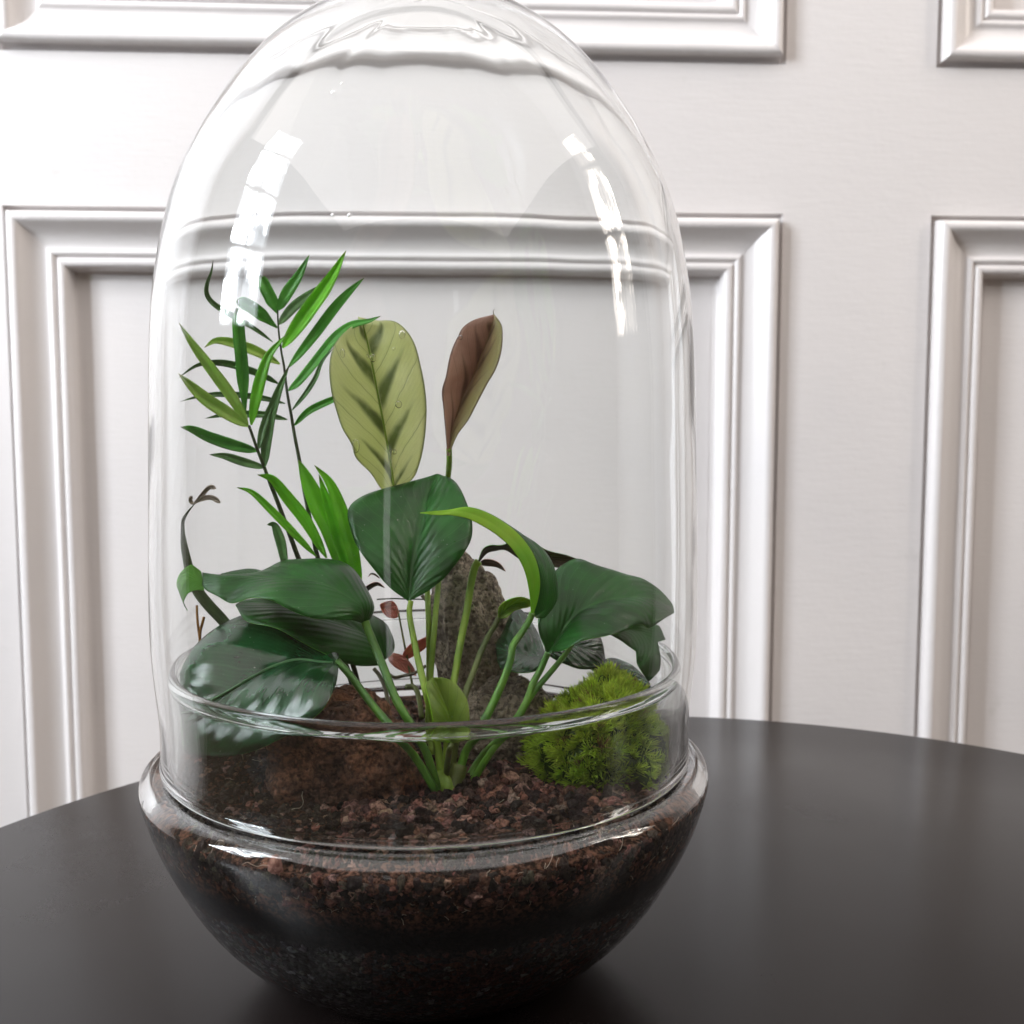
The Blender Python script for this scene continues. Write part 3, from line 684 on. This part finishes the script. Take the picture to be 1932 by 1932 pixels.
# bright half and dark half of the same blade meet in the fold
def half(rows, a, b): return [[r[a], r[a].lerp(r[b], .5), r[b]] for r in rows]
leaf_grid('leaf_half', bl, half(rows, 0, 1), [BRIGHT, DKTOP], 48, 5, .10, .05, seed=2, label='bright green underside half of the arching folded leaf')
leaf_grid('leaf_half', bl, half(rows, 1, 2), [DKTOP, BRIGHT], 48, 6, .12, .05, seed=3, label='dark green upper half of the arching folded leaf')
petiole(A4, [(758, 760, -.034), (745, 800, -.034), (690, 890, -.036), (625, 985, -.040), (610, 1080, -.042), (565, 1210, -.044), (480, 1400, -.047), (400, 1545, -.050), (300, 1700, BY + .006)], .0013, .0018, STEM_G, to_foot=(858, 1500, 0))
# 3 the wide leaf on the right with a drawn out tip
rows = rows_px(ID, [((1030, 1229, -.034), (1034, 1231, -.034), (1040, 1231, -.034)), ((1014, 1185, -.032), (1062, 1190, -.030), (1068, 1224, -.041)), ((1022, 1130, -.024), (1085, 1160, -.026), (1102, 1214, -.044)), ((1042, 1082, -.012), (1108, 1145, -.024), (1130, 1202, -.044)), ((1078, 1058, -.004), (1140, 1134, -.020), (1158, 1190, -.042)), ((1118, 1067, .000), (1172, 1128, -.016), (1185, 1178, -.036)), ((1165, 1076, .002), (1205, 1126, -.012), (1212, 1176, -.028)), ((1208, 1091, .002), (1236, 1131, -.008), (1228, 1182, -.022)), ((1246, 1118, .000), (1260, 1142, -.006), (1257, 1165, -.014)), ((1282, 1151, -.003), (1283, 1152, -.003), (1283, 1154, -.003))])
leaf_grid('leaf', bl, rows, [DKTOP, DKBOT], 50, 9, .16, .22, seed=4)
petiole(A4, [(868, 1035, -.034), (850, 1070, -.034), (815, 1150, -.035), (765, 1240, -.037), (718, 1370, -.040), (640, 1500, -.043), (540, 1590, -.046), (400, 1760, BY + .010)], .0013, .0017, STEM_G, to_foot=(868, 1495, .003))
petiole(A4, [(1030, 985, -.018), (990, 1040, -.022), (900, 1150, -.029), (800, 1265, -.034), (742, 1340, -.037), (660, 1480, -.040), (520, 1640, -.044)], .0011, .0015, STEM_G, to_foot=(880, 1490, .004))
# 4 the hanging twisted leaf at the far right
rows = rows_px(A4, [((1260, 880, -.004), (1265, 890, -.004), (1275, 900, -.004)), ((1400, 830, .006), (1370, 880, .006), (1330, 930, .002)), ((1510, 780, .014), (1470, 880, .012), (1400, 970, .004)), ((1600, 835, .018), (1550, 920, .012), (1465, 1025, .004)), ((1712, 872, .016), (1610, 980, .008), (1480, 1060, .001)), ((1742, 935, .010), (1630, 1050, .004), (1495, 1110, -.002)), ((1700, 1030, .006), (1625, 1110, .002), (1520, 1165, -.003)), ((1650, 1140, .004), (1600, 1175, .001), (1545, 1205, -.002)), ((1575, 1228, .002), (1568, 1230, .002), (1560, 1230, .002))])
leaf_grid('leaf', bl, rows, [DKTOP, DKBOT], 40, 7, .10, .16, seed=5)
# 5 dark leaves low behind the stalks
rows = rows_px(A4, [((860, 1050, -.012), (860, 1060, -.012), (860, 1070, -.012)), ((800, 1150, -.020), (760, 1060, -.008), (800, 900, .006)), ((700, 1170, -.022), (680, 1040, -.008), (720, 780, .012)), ((600, 1160, -.020), (600, 1030, -.006), (640, 740, .014)), ((540, 1130, -.012), (540, 1010, -.002), (560, 880, .010)), ((512, 1040, -.002), (510, 1000, .000), (518, 960, .004))])
leaf_grid('leaf', bl, rows, [DEEP, DKBOT], 34, 7, .12, .06, seed=6)
rows = rows_px(A4, [((840, 960, .006), (845, 1000, .004), (850, 1040, .002)), ((980, 850, .014), (980, 980, .008), (970, 1110, .000)), ((1120, 860, .018), (1120, 1000, .010), (1100, 1150, .002)), ((1230, 920, .018), (1230, 1030, .012), (1220, 1140, .006)), ((1262, 1060, .014), (1265, 1075, .014), (1262, 1090, .013))])
leaf_grid('leaf', bl, rows, [DEEP, DKBOT], 30, 7, .12, .06, seed=7)
rows = rows_px(A4, [((1160, 1130, .010), (1165, 1140, .010), (1165, 1150, .010)), ((1290, 1075, .022), (1290, 1150, .014), (1260, 1230, .006)), ((1400, 1090, .024), (1390, 1190, .014), (1360, 1290, .004)), ((1500, 1160, .020), (1480, 1240, .012), (1450, 1330, .003)), ((1570, 1235, .013), (1540, 1290, .008), (1520, 1340, .002)), ((1592, 1305, .006), (1590, 1310, .006), (1586, 1315, .005))])
leaf_grid('leaf', bl, rows, [DEEP, DKBOT], 30, 7, .12, .08, seed=8)
# 6 the long folded leaf on the left whose tip rolls over
rows = rows_px(A3, [((1440, 1105, -.028), (1455, 1112, -.028), (1480, 1105, -.028)), ((1365, 1085, -.040), (1440, 1000, -.034), (1520, 1000, -.022)), ((1240, 1085, -.046), (1350, 930, -.036), (1450, 850, -.014)), ((1110, 1072, -.048), (1240, 865, -.034), (1350, 735, -.006)), ((960, 1012, -.046), (1110, 820, -.030), (1215, 665, .000)), ((820, 962, -.042), (960, 800, -.027), (1080, 635, .002)), ((670, 948, -.036), (800, 795, -.024), (930, 668, .000)), ((545, 972, -.030), (640, 790, -.022), (790, 770, -.010)), ((450, 925, -.026), (510, 790, -.022), (600, 778, -.016)), ((375, 885, -.022), (410, 790, -.020), (450, 772, -.016)), ((345, 850, -.020), (345, 800, -.019), (340, 760, -.016))])
leaf_grid('leaf', bl, rows, [DKTOP, DKBOT], 50, 9, .16, .12, seed=9)
rows = rows_px(A3, [((356, 884, -.0205), (350, 818, -.0190), (332, 755, -.0165)), ((300, 882, -.0215), (300, 806, -.0205), (298, 726, -.0185)), ((250, 900, -.0215), (238, 812, -.0210), (258, 706, -.0195)), ((226, 932, -.0205), (204, 850, -.0205), (192, 758, -.0195)), ((214, 958, -.0195), (196, 905, -.0195), (162, 838, -.0190)), ((218, 988, -.0185), (206, 955, -.0185), (186, 905, -.0185)), ((242, 1018, -.018), (240, 1020, -.018), (236, 1020, -.018))])
leaf_grid('leaf_tip', bl, rows, [DKBOT, DKTOP], 26, 6, -.10, .10, seed=10, label='rolled over bright green leaf tip near the left glass')
petiole(A3, [(1462, 1095, -.028), (1480, 1150, -.029), (1530, 1270, -.032), (1595, 1430, -.038), (1665, 1610, -.045), (1750, 1760, -.050), (1860, 1930, BY - .004)], .0017, .0016, STEM_G, to_foot=(828, 1490, -.003))
# 7 leaves behind it
rows = rows_px(A3, [((1560, 1400, -.010), (1560, 1390, -.010), (1565, 1385, -.010)), ((1380, 1395, -.026), (1560, 1280, -.008), (1655, 1300, .002)), ((1180, 1320, -.034), (1450, 1180, -.010), (1640, 1190, .006)), ((980, 1210, -.036), (1250, 1090, -.012), (1560, 1080, .008)), ((800, 1130, -.034), (1020, 1010, -.012), (1300, 960, .006)), ((640, 1080, -.028), (800, 970, -.012), (1000, 900, .002)), ((570, 985, -.016), (590, 970, -.014), (620, 950, -.010))])
leaf_grid('leaf', bl, rows, [DKTOP, DKBOT], 40, 8, .14, .05, seed=11)
rows = rows_px(A3, [((860, 850, .006), (870, 840, .006), (880, 830, .006)), ((700, 880, .000), (760, 810, .008), (815, 768, .016)), ((560, 850, .000), (640, 800, .010), (700, 738, .018)), ((480, 800, .006), (540, 775, .012), (590, 742, .018)), ((462, 775, .012), (464, 772, .012), (470, 768, .013))])
leaf_grid('leaf', bl, rows, [DKTOP, DKBOT], 24, 6, .10, .08, seed=12)
# 8 the big round glossy leaf in front on the left
rows = rows_px(ID, [((640, 1250, -.040), (641, 1252, -.040), (642, 1256, -.040)), ((634, 1295, -.058), (606, 1250, -.037), (633, 1212, -.022)), ((612, 1332, -.068), (562, 1245, -.034), (608, 1178, -.014)), ((576, 1362, -.069), (520, 1256, -.034), (566, 1158, -.010)), ((534, 1388, -.066), (476, 1278, -.038), (512, 1152, -.008)), ((490, 1412, -.062), (436, 1302, -.041), (456, 1160, -.010)), ((440, 1426, -.057), (400, 1322, -.042), (404, 1184, -.014)), ((392, 1427, -.051), (370, 1336, -.041), (366, 1218, -.018)), ((352, 1414, -.045), (350, 1344, -.038), (343, 1262, -.022)), ((331, 1385, -.040), (337, 1347, -.035), (335, 1305, -.026)), ((330, 1352, -.034), (329, 1349, -.033), (330, 1342, -.032))])
lf8, mid8 = leaf_grid('leaf', bl, rows, [DEEP, DKBOT], 54, 11, .20, .05, seed=13, label='big round glossy dark leaf in front on the left')
tube('midrib', [inside(p + Vector((0, -.0007, .0004))) for p in mid8[2:-4]], .0007, .00025, MIDRIB, lf8, 30, 6)
petiole(A3, [(1270, 1365, -.040), (1300, 1398, -.041), (1360, 1465, -.043), (1450, 1585, -.046), (1560, 1725, -.053), (1690, 1870, -.060), (1800, 2010, BY - .006)], .0014, .0016, STEM_G, to_foot=(822, 1490, -.006))
# 9, 10 the two half rolled young leaves on thin stalks
rows = rows_px(A4, [((384, 420, -.006), (390, 415, -.006), (398, 410, -.006)), ((415, 330, -.008), (430, 340, -.004), (450, 350, -.002)), ((470, 298, -.008), (490, 315, -.004), (505, 335, .000)), ((560, 294, -.006), (575, 310, -.002), (580, 330, .000)), ((700, 240, .000), (700, 330, .004), (690, 400, .004)), ((860, 330, .004), (850, 380, .008), (840, 430, .006)), ((1000, 365, .008), (985, 410, .010), (970, 455, .008)), ((1085, 398, .010), (1080, 425, .011), (1070, 450, .010)), ((1116, 438, .012), (1116, 440, .012), (1115, 442, .012))])
leaf_grid('leaf', bl, rows, [BRONZE, DKBOT], 40, 5, .10, .10, seed=14, label='narrow bronze half rolled leaf')
petiole(A4, [(392, 405, -.006), (365, 450, -.006), (340, 560, -.008), (310, 750, -.012), (265, 980, -.020), (225, 1215, -.030), (190, 1450, -.040), (170, 1700, BY + .006)], .0017, .0014, STEM_Y, to_foot=(846, 1495, .002))
rows = rows_px(A4, [((525, 800, -.014), (528, 802, -.014), (535, 803, -.014)), ((528, 730, -.016), (560, 760, -.012), (585, 790, -.016)), ((560, 695, -.016), (600, 720, -.010), (640, 745, -.014)), ((630, 655, -.014), (665, 690, -.008), (690, 735, -.012)), ((700, 655, -.012), (720, 690, -.008), (735, 722, -.010)), ((770, 680, -.010), (772, 690, -.010), (774, 700, -.010))])
leaf_grid('leaf', bl, rows, [OLIVE, BRIGHT], 24, 5, .14, .10, seed=15, label='small pale folded leaf in front of the standing stone')
petiole(A4, [(530, 795, -.014), (500, 850, -.015), (430, 975, -.020), (370, 1130, -.026), (305, 1300, -.033), (260, 1500, -.042), (220, 1720, BY + .006)], .0012, .0015, STEM_O, to_foot=(850, 1498, .003))
# 11 the small olive leaf low in the middle
rows = rows_px(A4, [((190, 1640, -.066), (200, 1645, -.066), (210, 1640, -.066)), ((95, 1590, -.070), (200, 1570, -.064), (312, 1582, -.068)), ((78, 1490, -.071), (190, 1460, -.063), (324, 1440, -.066)), ((50, 1360, -.069), (150, 1350, -.061), (300, 1335, -.063)), ((28, 1250, -.066), (110, 1250, -.060), (225, 1235, -.060)), ((70, 1207, -.062), (95, 1203, -.061), (135, 1202, -.060))])
leaf_grid('leaf', bl, rows, [OLIVE, BRIGHT], 30, 7, .16, .05, seed=16, label='small olive leaf low in front of the stalks')
petiole(A4, [(200, 1640, -.066), (190, 1690, -.066), (170, 1850, BY)], .0010, .0014, STEM_O, 14, to_foot=(842, 1505, 0))
tube('stem_base', [P(822, 1455, BY + .002), P(836, 1485, BY), P(845, 1512, BY), P(846, 1535, BY + .003)], .0042, .0056, STEM_Y, bl, 14, 12)
tube('stem_base', [P(868, 1440, BY + .004), P(858, 1475, BY + .002), P(848, 1508, BY), P(846, 1530, BY + .003)], .0030, .0050, STEM_O, bl, 14, 12)

# ---------------------------------------------------------------- prayer plant
pp0 = onz(815, 1400, .083); pp = thing('prayer_plant', 'prayer plant with one pale feather marked leaf and one rosy brown leaf', 'plant', (pp0.x, pp0.y, .083))
rows = rows_px(A2, [((738, 1700, .014), (752, 1702, .014), (768, 1700, .014)), ((640, 1662, .014), (742, 1640, .016), (800, 1655, .014)), ((560, 1545, .012), (722, 1500, .017), (905, 1575, .013)), ((430, 1420, .010), (698, 1350, .018), (958, 1440, .011)), ((385, 1310, .009), (672, 1210, .019), (992, 1290, .010)), ((322, 1190, .009), (645, 1065, .020), (1008, 1130, .010)), ((278, 1030, .010), (615, 915, .021), (1003, 960, .010)), ((235, 860, .011), (588, 775, .022), (982, 790, .011)), ((218, 700, .013), (562, 640, .023), (945, 640, .013)), ((240, 565, .015), (537, 525, .024), (905, 500, .015)), ((300, 460, .017), (517, 440, .025), (840, 395, .018)), ((390, 375, .020), (500, 375, .025), (740, 325, .021)), ((455, 340, .023), (488, 335, .025), (600, 318, .024)), ((452, 290, .026), (453, 288, .026), (455, 290, .026))])
lp, midp = leaf_grid('leaf', pp, rows, [PRAYER, PRAYER], 60, 11, .20, .12, seed=21, label='pale green leaf with dark feather marks and water drops')
tube('midrib', [p + Vector((0, -.0006, 0)) for p in midp[1:-3]], .0006, .00025, STEM_Y, lp, 30, 6)
tube('petiole', [P(*A2(752, 1690), .014), P(800, 1010, .010), P(806, 1110, .004), P(810, 1230, -.004), pp0 + Vector((-.002, 0, -.002))], .0011, .0014, STEM_Y, pp, 26)
rows = rows_px(A2, [((1170, 1400, .008), (1182, 1402, .008), (1195, 1400, .008)), ((1166, 1310, .008), (1190, 1320, .010), (1214, 1320, .008)), ((1155, 1180, .008), (1205, 1200, .014), (1262, 1220, .008)), ((1143, 1030, .008), (1250, 1060, .018), (1340, 1115, .007)), ((1130, 880, .008), (1300, 920, .020), (1415, 975, .006)), ((1165, 760, .008), (1360, 800, .022), (1490, 840, .006)), ((1190, 650, .009), (1410, 690, .022), (1560, 720, .006)), ((1215, 550, .010), (1450, 590, .022), (1600, 590, .007)), ((1255, 455, .012), (1490, 490, .022), (1617, 470, .010)), ((1305, 365, .014), (1520, 400, .021), (1615, 375, .013)), ((1400, 308, .017), (1540, 330, .020), (1590, 318, .016)), ((1545, 272, .020), (1548, 270, .020), (1552, 272, .020))])
leaf_grid('leaf', pp, rows, [ROSE, ROSE], 54, 9, .14, .05, seed=22, label='rosy brown half rolled young leaf')
tube('tip', pxpath(A2, [(1547, 275, .020), (1542, 250, .020), (1545, 235, .020), (1555, 225, .020)]), .00022, .0001, STEM_B, pp, 10, 5)
tube('petiole', pxpath(A2, [(1186, 1345, .0085), (1188, 1450, .013), (1178, 1570, .021)]) + [P(838, 960, .024), P(827, 1098, .008), P(820, 1180, -.006), P(812, 1285, -.014), P(812, 1360, -.020), P(815, 1420, -.026)], .0013, .0013, STEM_Y, pp, 34)

# ---------------------------------------------------------------- parlour palm
pb0 = onz(700, 1400, .083); palm = thing('parlour_palm', 'slender palm seedling with two feathery fronds on the left', 'palm', (pb0.x, pb0.y, .083))
tube('rachis', pxpath(A1, [(938, 612, .030), (945, 750, .029), (965, 900, .028), (985, 1010, .028), (1005, 1180, .027), (1032, 1330, .026), (1060, 1490, .025), (1090, 1640, .024)]) + pxpath(A3, [(1040, 190, .022), (1090, 440, .020), (1130, 640, .018), (1240, 980, .014), (1380, 1400, .010), (1450, 1700, .006)]), .00035, .0012, STEM_D, palm, 50)
tube('rachis', pxpath(A1, [(742, 1405, .006), (800, 1570, .007), (850, 1700, .008), (905, 1850, .009)]) + pxpath(A3, [(800, 130, .010), (885, 350, .012), (960, 550, .013), (1010, 680, .013), (1150, 980, .012), (1330, 1400, .010), (1420, 1700, .006)]), .0006, .0013, STEM_D, palm, 44)
LF = [  # view, path, width, material, depth at base, at tip, blunt
    (A1, [(940, 640), (905, 560), (860, 470), (812, 375)], 84, PALM, .030, .026, True),
    (A1, [(945, 615), (1000, 500), (1080, 380), (1158, 235)], 86, PALM, .030, .026, False),
    (A1, [(945, 712), (1040, 600), (1150, 510), (1250, 435)], 74, PALMD, .029, .038, False),
    (A1, [(972, 872), (1090, 700), (1220, 520), (1320, 370), (1410, 206)], 116, PALMB, .028, .022, False),
    (A1, [(1012, 1010), (1180, 800), (1330, 600), (1440, 480), (1536, 392)], 78, PALM, .028, .024, False),
    (A1, [(1012, 1168), (1090, 1100), (1230, 930), (1340, 795), (1450, 715), (1560, 690), (1648, 655)], 70, PALM, .027, .018, False),
    (A1, [(1038, 1302), (1130, 1190), (1200, 1080), (1245, 970), (1320, 880)], 36, PALMD, .026, .020, False),
    (A1, [(1052, 1408), (1150, 1310), (1280, 1245), (1400, 1200), (1492, 1180)], 52, PALM, .026, .016, False),
    (A1, [(935, 735), (835, 650), (745, 585), (655, 548)], 86, PALM, .029, .020, True),
    (A1, [(905, 832), (780, 740), (640, 660), (520, 590), (452, 520), (447, 440), (478, 350), (492, 270)], 40, PALMD, .029, .010, False),
    (A1, [(955, 985), (830, 915), (720, 868), (600, 832), (500, 825), (432, 870)], 76, PALMY, .028, .014, False),
    (A1, [(945, 1122), (850, 1070), (720, 1020), (600, 985), (480, 975), (370, 998), (243, 1082)], 52, PALMD, .027, .012, False),
    (A1, [(990, 1256), (850, 1222), (700, 1200), (520, 1192), (400, 1205), (262, 1242)], 44, PALMD, .027, .010, False),
    (A1, [(1006, 1365), (850, 1332), (700, 1328), (560, 1335), (436, 1357)], 50, PALMD, .026, .014, False),
    (A1, [(852, 1690), (860, 1520), (890, 1340), (950, 1160), (1022, 990)], 84, PALMD, .007, .012, False),
    (A1, [(808, 1568), (835, 1440), (880, 1300), (930, 1190)], 56, PALMD, .007, .013, False),
    (A1, [(735, 1400), (640, 1235), (480, 1020), (350, 845), (254, 702)], 84, PALMY, .006, .000, False),
    (A1, [(718, 1320), (705, 1150), (692, 950), (672, 760), (665, 600)], 86, PALM, .005, .004, True),
    (A1, [(758, 1402), (790, 1220), (830, 1060), (890, 910), (1018, 768)], 86, PALMB, .006, .002, False),
    (A1, [(742, 1412), (600, 1325), (450, 1230), (340, 1130), (252, 1048)], 98, PALMY, .006, -.002, False),
    (A1, [(802, 1582), (650, 1545), (480, 1490), (350, 1432), (268, 1418)], 84, PALM, .007, .000, False),
    (A1, [(852, 1697), (700, 1655), (580, 1617), (468, 1605)], 64, PALMD, .008, .002, False),
    (A3, [(1195, 660), (1060, 420), (920, 240), (820, 120), (718, 90)], 90, PALMB, .014, .004, False),
    (A3, [(1125, 650), (960, 480), (800, 320), (680, 210), (578, 176)], 58, PALMB, .014, .002, False),
    (A3, [(1320, 800), (1225, 480), (1130, 280), (1055, 110), (1002, -15)], 142, PALMB, .016, .022, False),
    (A3, [(1350, 760), (1270, 500), (1200, 280), (1143, 85)], 92, PALMB, .015, .018, False),
    (A3, [(1428, 870), (1370, 600), (1300, 350), (1220, 150), (1112, 22)], 104, PALMB, .014, .014, False),
    (A3, [(915, 760), (890, 600), (862, 500), (830, 432), (782, 432)], 72, PALMD, .012, .010, False),
]
for i, (vw, path, wd, mt, ya, yb, bt) in enumerate(LF):
    strip('leaflet', palm, vw, path, wd, [mt, mt], ya, yb, tilt=random.uniform(-.4, .4), fold=random.uniform(.1, .3), blunt=bt, seed=i * 1.7)

# ---------------------------------------------------------------- withered strap leaf at the left glass
st0 = onz(440, 1395, .088); strapp = thing('withered_strap_plant', 'withered dark strap leaf with a curled dry tip at the left glass', 'plant', (st0.x, st0.y, .088))
strip('leaf', strapp, A3, [(600, 1240), (480, 1090), (340, 940), (258, 800), (215, 640), (188, 500), (200, 390), (285, 285)], 96, [STRAP, STRAP], .004, .012, tilt=.2, fold=.2, nv=44, seed=50, start=.6)
strip('dry_tip', strapp, A3, [(278, 290), (330, 255), (400, 245), (462, 282)], 34, [DRY, DRY], .012, .006, seed=51, blunt=True)
strip('dry_tip', strapp, A3, [(276, 280), (335, 225), (385, 175), (430, 182)], 30, [DRY, DRY], .012, .004, seed=52, blunt=True)
strip('dry_tip', strapp, A3, [(285, 290), (262, 280), (250, 262), (262, 236)], 28, [DRY, DRY], .012, .012, seed=53, blunt=True)
tube('stem', pxpath(A3, [(296, 985, .010), (300, 1080, .009), (312, 1180, .008), (330, 1300, .006), (350, 1420, .004)]), .0005, .0006, STEM_R, strapp, 14, 6)
tube('stem', pxpath(A3, [(346, 1065, .008), (335, 1110, .008), (320, 1165, .008), (318, 1260, .007), (330, 1420, .005)]), .0006, .0006, STEM_R, strapp, 14, 6)

# ---------------------------------------------------------------- mosaic plant: small red leaves at the back
fi0 = onz(770, 1372, .084); fit = thing('mosaic_plant', 'small plant with red veined leaves between the stalks at the back', 'plant', (fi0.x, fi0.y, .084))
rows = rows_px(A3, [((1560, 985, .030), (1562, 982, .030), (1566, 975, .030)), ((1580, 1030, .028), (1600, 1000, .031), (1605, 958, .031)), ((1620, 1068, .027), (1640, 1010, .031), (1645, 955, .031)), ((1675, 1070, .027), (1675, 1025, .030), (1675, 985, .030)), ((1692, 1040, .028), (1693, 1036, .028), (1692, 1030, .028))])
leaf_grid('leaf', fit, rows, [RED, RUSTY], 18, 5, .15, .05, seed=31, label='bright red rounded leaf')
strip('leaf', fit, A3, [(1620, 1330), (1690, 1370), (1760, 1420), (1810, 1470)], 100, [RUSTY, RUSTY], .026, .020, seed=32, tilt=.5)
strip('leaf', fit, A3, [(1720, 1350), (1790, 1290), (1870, 1240), (1945, 1160)], 84, [RUSTY, RUSTY], .022, .028, seed=33, tilt=.6)
strip('leaf', fit, A3, [(1430, 905), (1480, 865), (1540, 838), (1596, 865)], 36, [BRONZE, RUSTY], .028, .024, seed=34)
strip('leaf', fit, A3, [(1560, 800), (1530, 775), (1500, 768), (1480, 790)], 14, [BRONZE, RUSTY], .030, .030, seed=35)
strip('leaf', fit, A4, [(400, 420), (450, 415), (520, 430), (578, 476)], 52, [BRONZE, RUSTY], .036, .030, seed=36, tilt=.5)
tube('stem', pxpath(A3, [(1540, 943, .034), (1650, 938, .034), (1780, 942, .032), (1935, 944, .030)]), .00035, .00035, STEM_D, fit, 14, 5)
tube('stem', pxpath(A3, [(1850, 915, .030), (1890, 960, .030), (1935, 1010, .028)]), .0009, .0008, STEM_B, fit, 12, 6)
tube('stem', pxpath(A3, [(1690, 1040, .028), (1720, 1200, .026), (1760, 1400, .022), (1790, 1560, .016)]), .0004, .0006, STEM_O, fit, 16, 6)
tube('stem', pxpath(A3, [(1600, 1440, .022), (1660, 1480, .020), (1720, 1470, .020), (1800, 1450, .018), (1880, 1400, .018)]), .0008, .0007, STEM_B, fit, 16, 6)
tube('stem', pxpath(A3, [(1520, 1420, .022), (1560, 1470, .020), (1600, 1560, .016), (1620, 1680, .010)]), .0009, .0010, STEM_B, fit, 16, 6)
tube('stem', pxpath(A3, [(1740, 1545, .010), (1800, 1550, .008), (1830, 1620, .004), (1850, 1760, -.004)]), .0012, .0012, STEM_O, fit, 16, 6)

# ---------------------------------------------------------------- water drops
bpy.context.view_layer.update()
def drop(c, nrm, r, label, group, flat=.6, long=1.0):
    V, Fc = revolve([(0, flat)] + [(math.sin(a), flat * math.cos(a)) for a in [i * math.pi / 16 for i in range(1, 8)]] + [(1.0, 0), (.9, -.08), (0, -.1)][:], 20)
    q = nrm.to_track_quat('Z', 'Y').to_matrix()
    V = [c + q @ Vector((v.x * r, v.y * r * long, v.z * r)) for v in V]
    o = mesh('water_drop', V, [f[::-1] for f in Fc], WATER); return tag(o, label, 'water drop', group)
dg = bpy.context.evaluated_depsgraph_get()
from mathutils.bvhtree import BVHTree
def bvh(o): return BVHTree.FromObject(o, dg)
BP = bvh(lp); rose = [c for c in pp.children if c.get('label', '').startswith('rosy')][0]; BR = bvh(rose)
for tree, u, v, rr, fl, lg, lb in ((BP, 575, 618, 27, .75, 1.0, 'largest clear water drop on the upper midrib of the pale leaf'), (BP, 530, 605, 12, .7, 1.0, 'small water drop left of the largest one on the pale leaf'), (BP, 780, 990, 24, .75, 1.0, 'round water drop right of the midrib in the middle of the pale leaf'), (BP, 746, 1370, 20, .7, .8, 'water drop beside the midrib near the base of the pale leaf'), (BP, 716, 1360, 10, .7, 1.0, 'tiny water drop on the midrib near the base of the pale leaf'), (BP, 740, 545, 12, .6, .8, 'tiny water drop in the upper right of the pale leaf'), (BP, 808, 430, 20, .5, 1.5, 'elongated water drop near the upper right edge of the pale leaf'), (BP, 438, 1322, 26, .5, 1.7, 'long water drop at the lower left edge of the pale leaf'), (BP, 330, 580, 16, .5, 1.8, 'thin water drop near the upper left edge of the pale leaf'), (BR, 1276, 452, 16, .7, 1.0, 'water drop on the left edge of the rosy brown leaf')):
    d = ray(*A2(u, v)).normalized(); hit, nr, i_, ds = tree.ray_cast(CP, d)
    if hit is None: continue
    if nr.dot(d) > 0: nr = -nr
    drop(hit, nr, rr * 1.25 * .2353 / F_PX * ds, lb, 'water drops on the leaves', fl, lg)
BD = bvh(dome)
for u, v, rr, lb in ((1047, 630, 13, 'lower of the two drops high on the left of the dome'), (1105, 573, 9, 'upper of the two drops high on the left of the dome'), (1157, 1478, 12, 'right drop of the pair on the dome at the moulding line'), (1043, 1478, 10, 'left drop of the pair on the dome at the moulding line')):
    d = ray(*A7(u, v)).normalized(); hit, nr, i_, ds = BD.ray_cast(CP, d)
    if hit is None: continue
    if nr.dot(d) > 0: nr = -nr
    drop(hit, nr, rr * .2745 / F_PX * ds, lb, 'water drops on the dome', .5, 1.3)
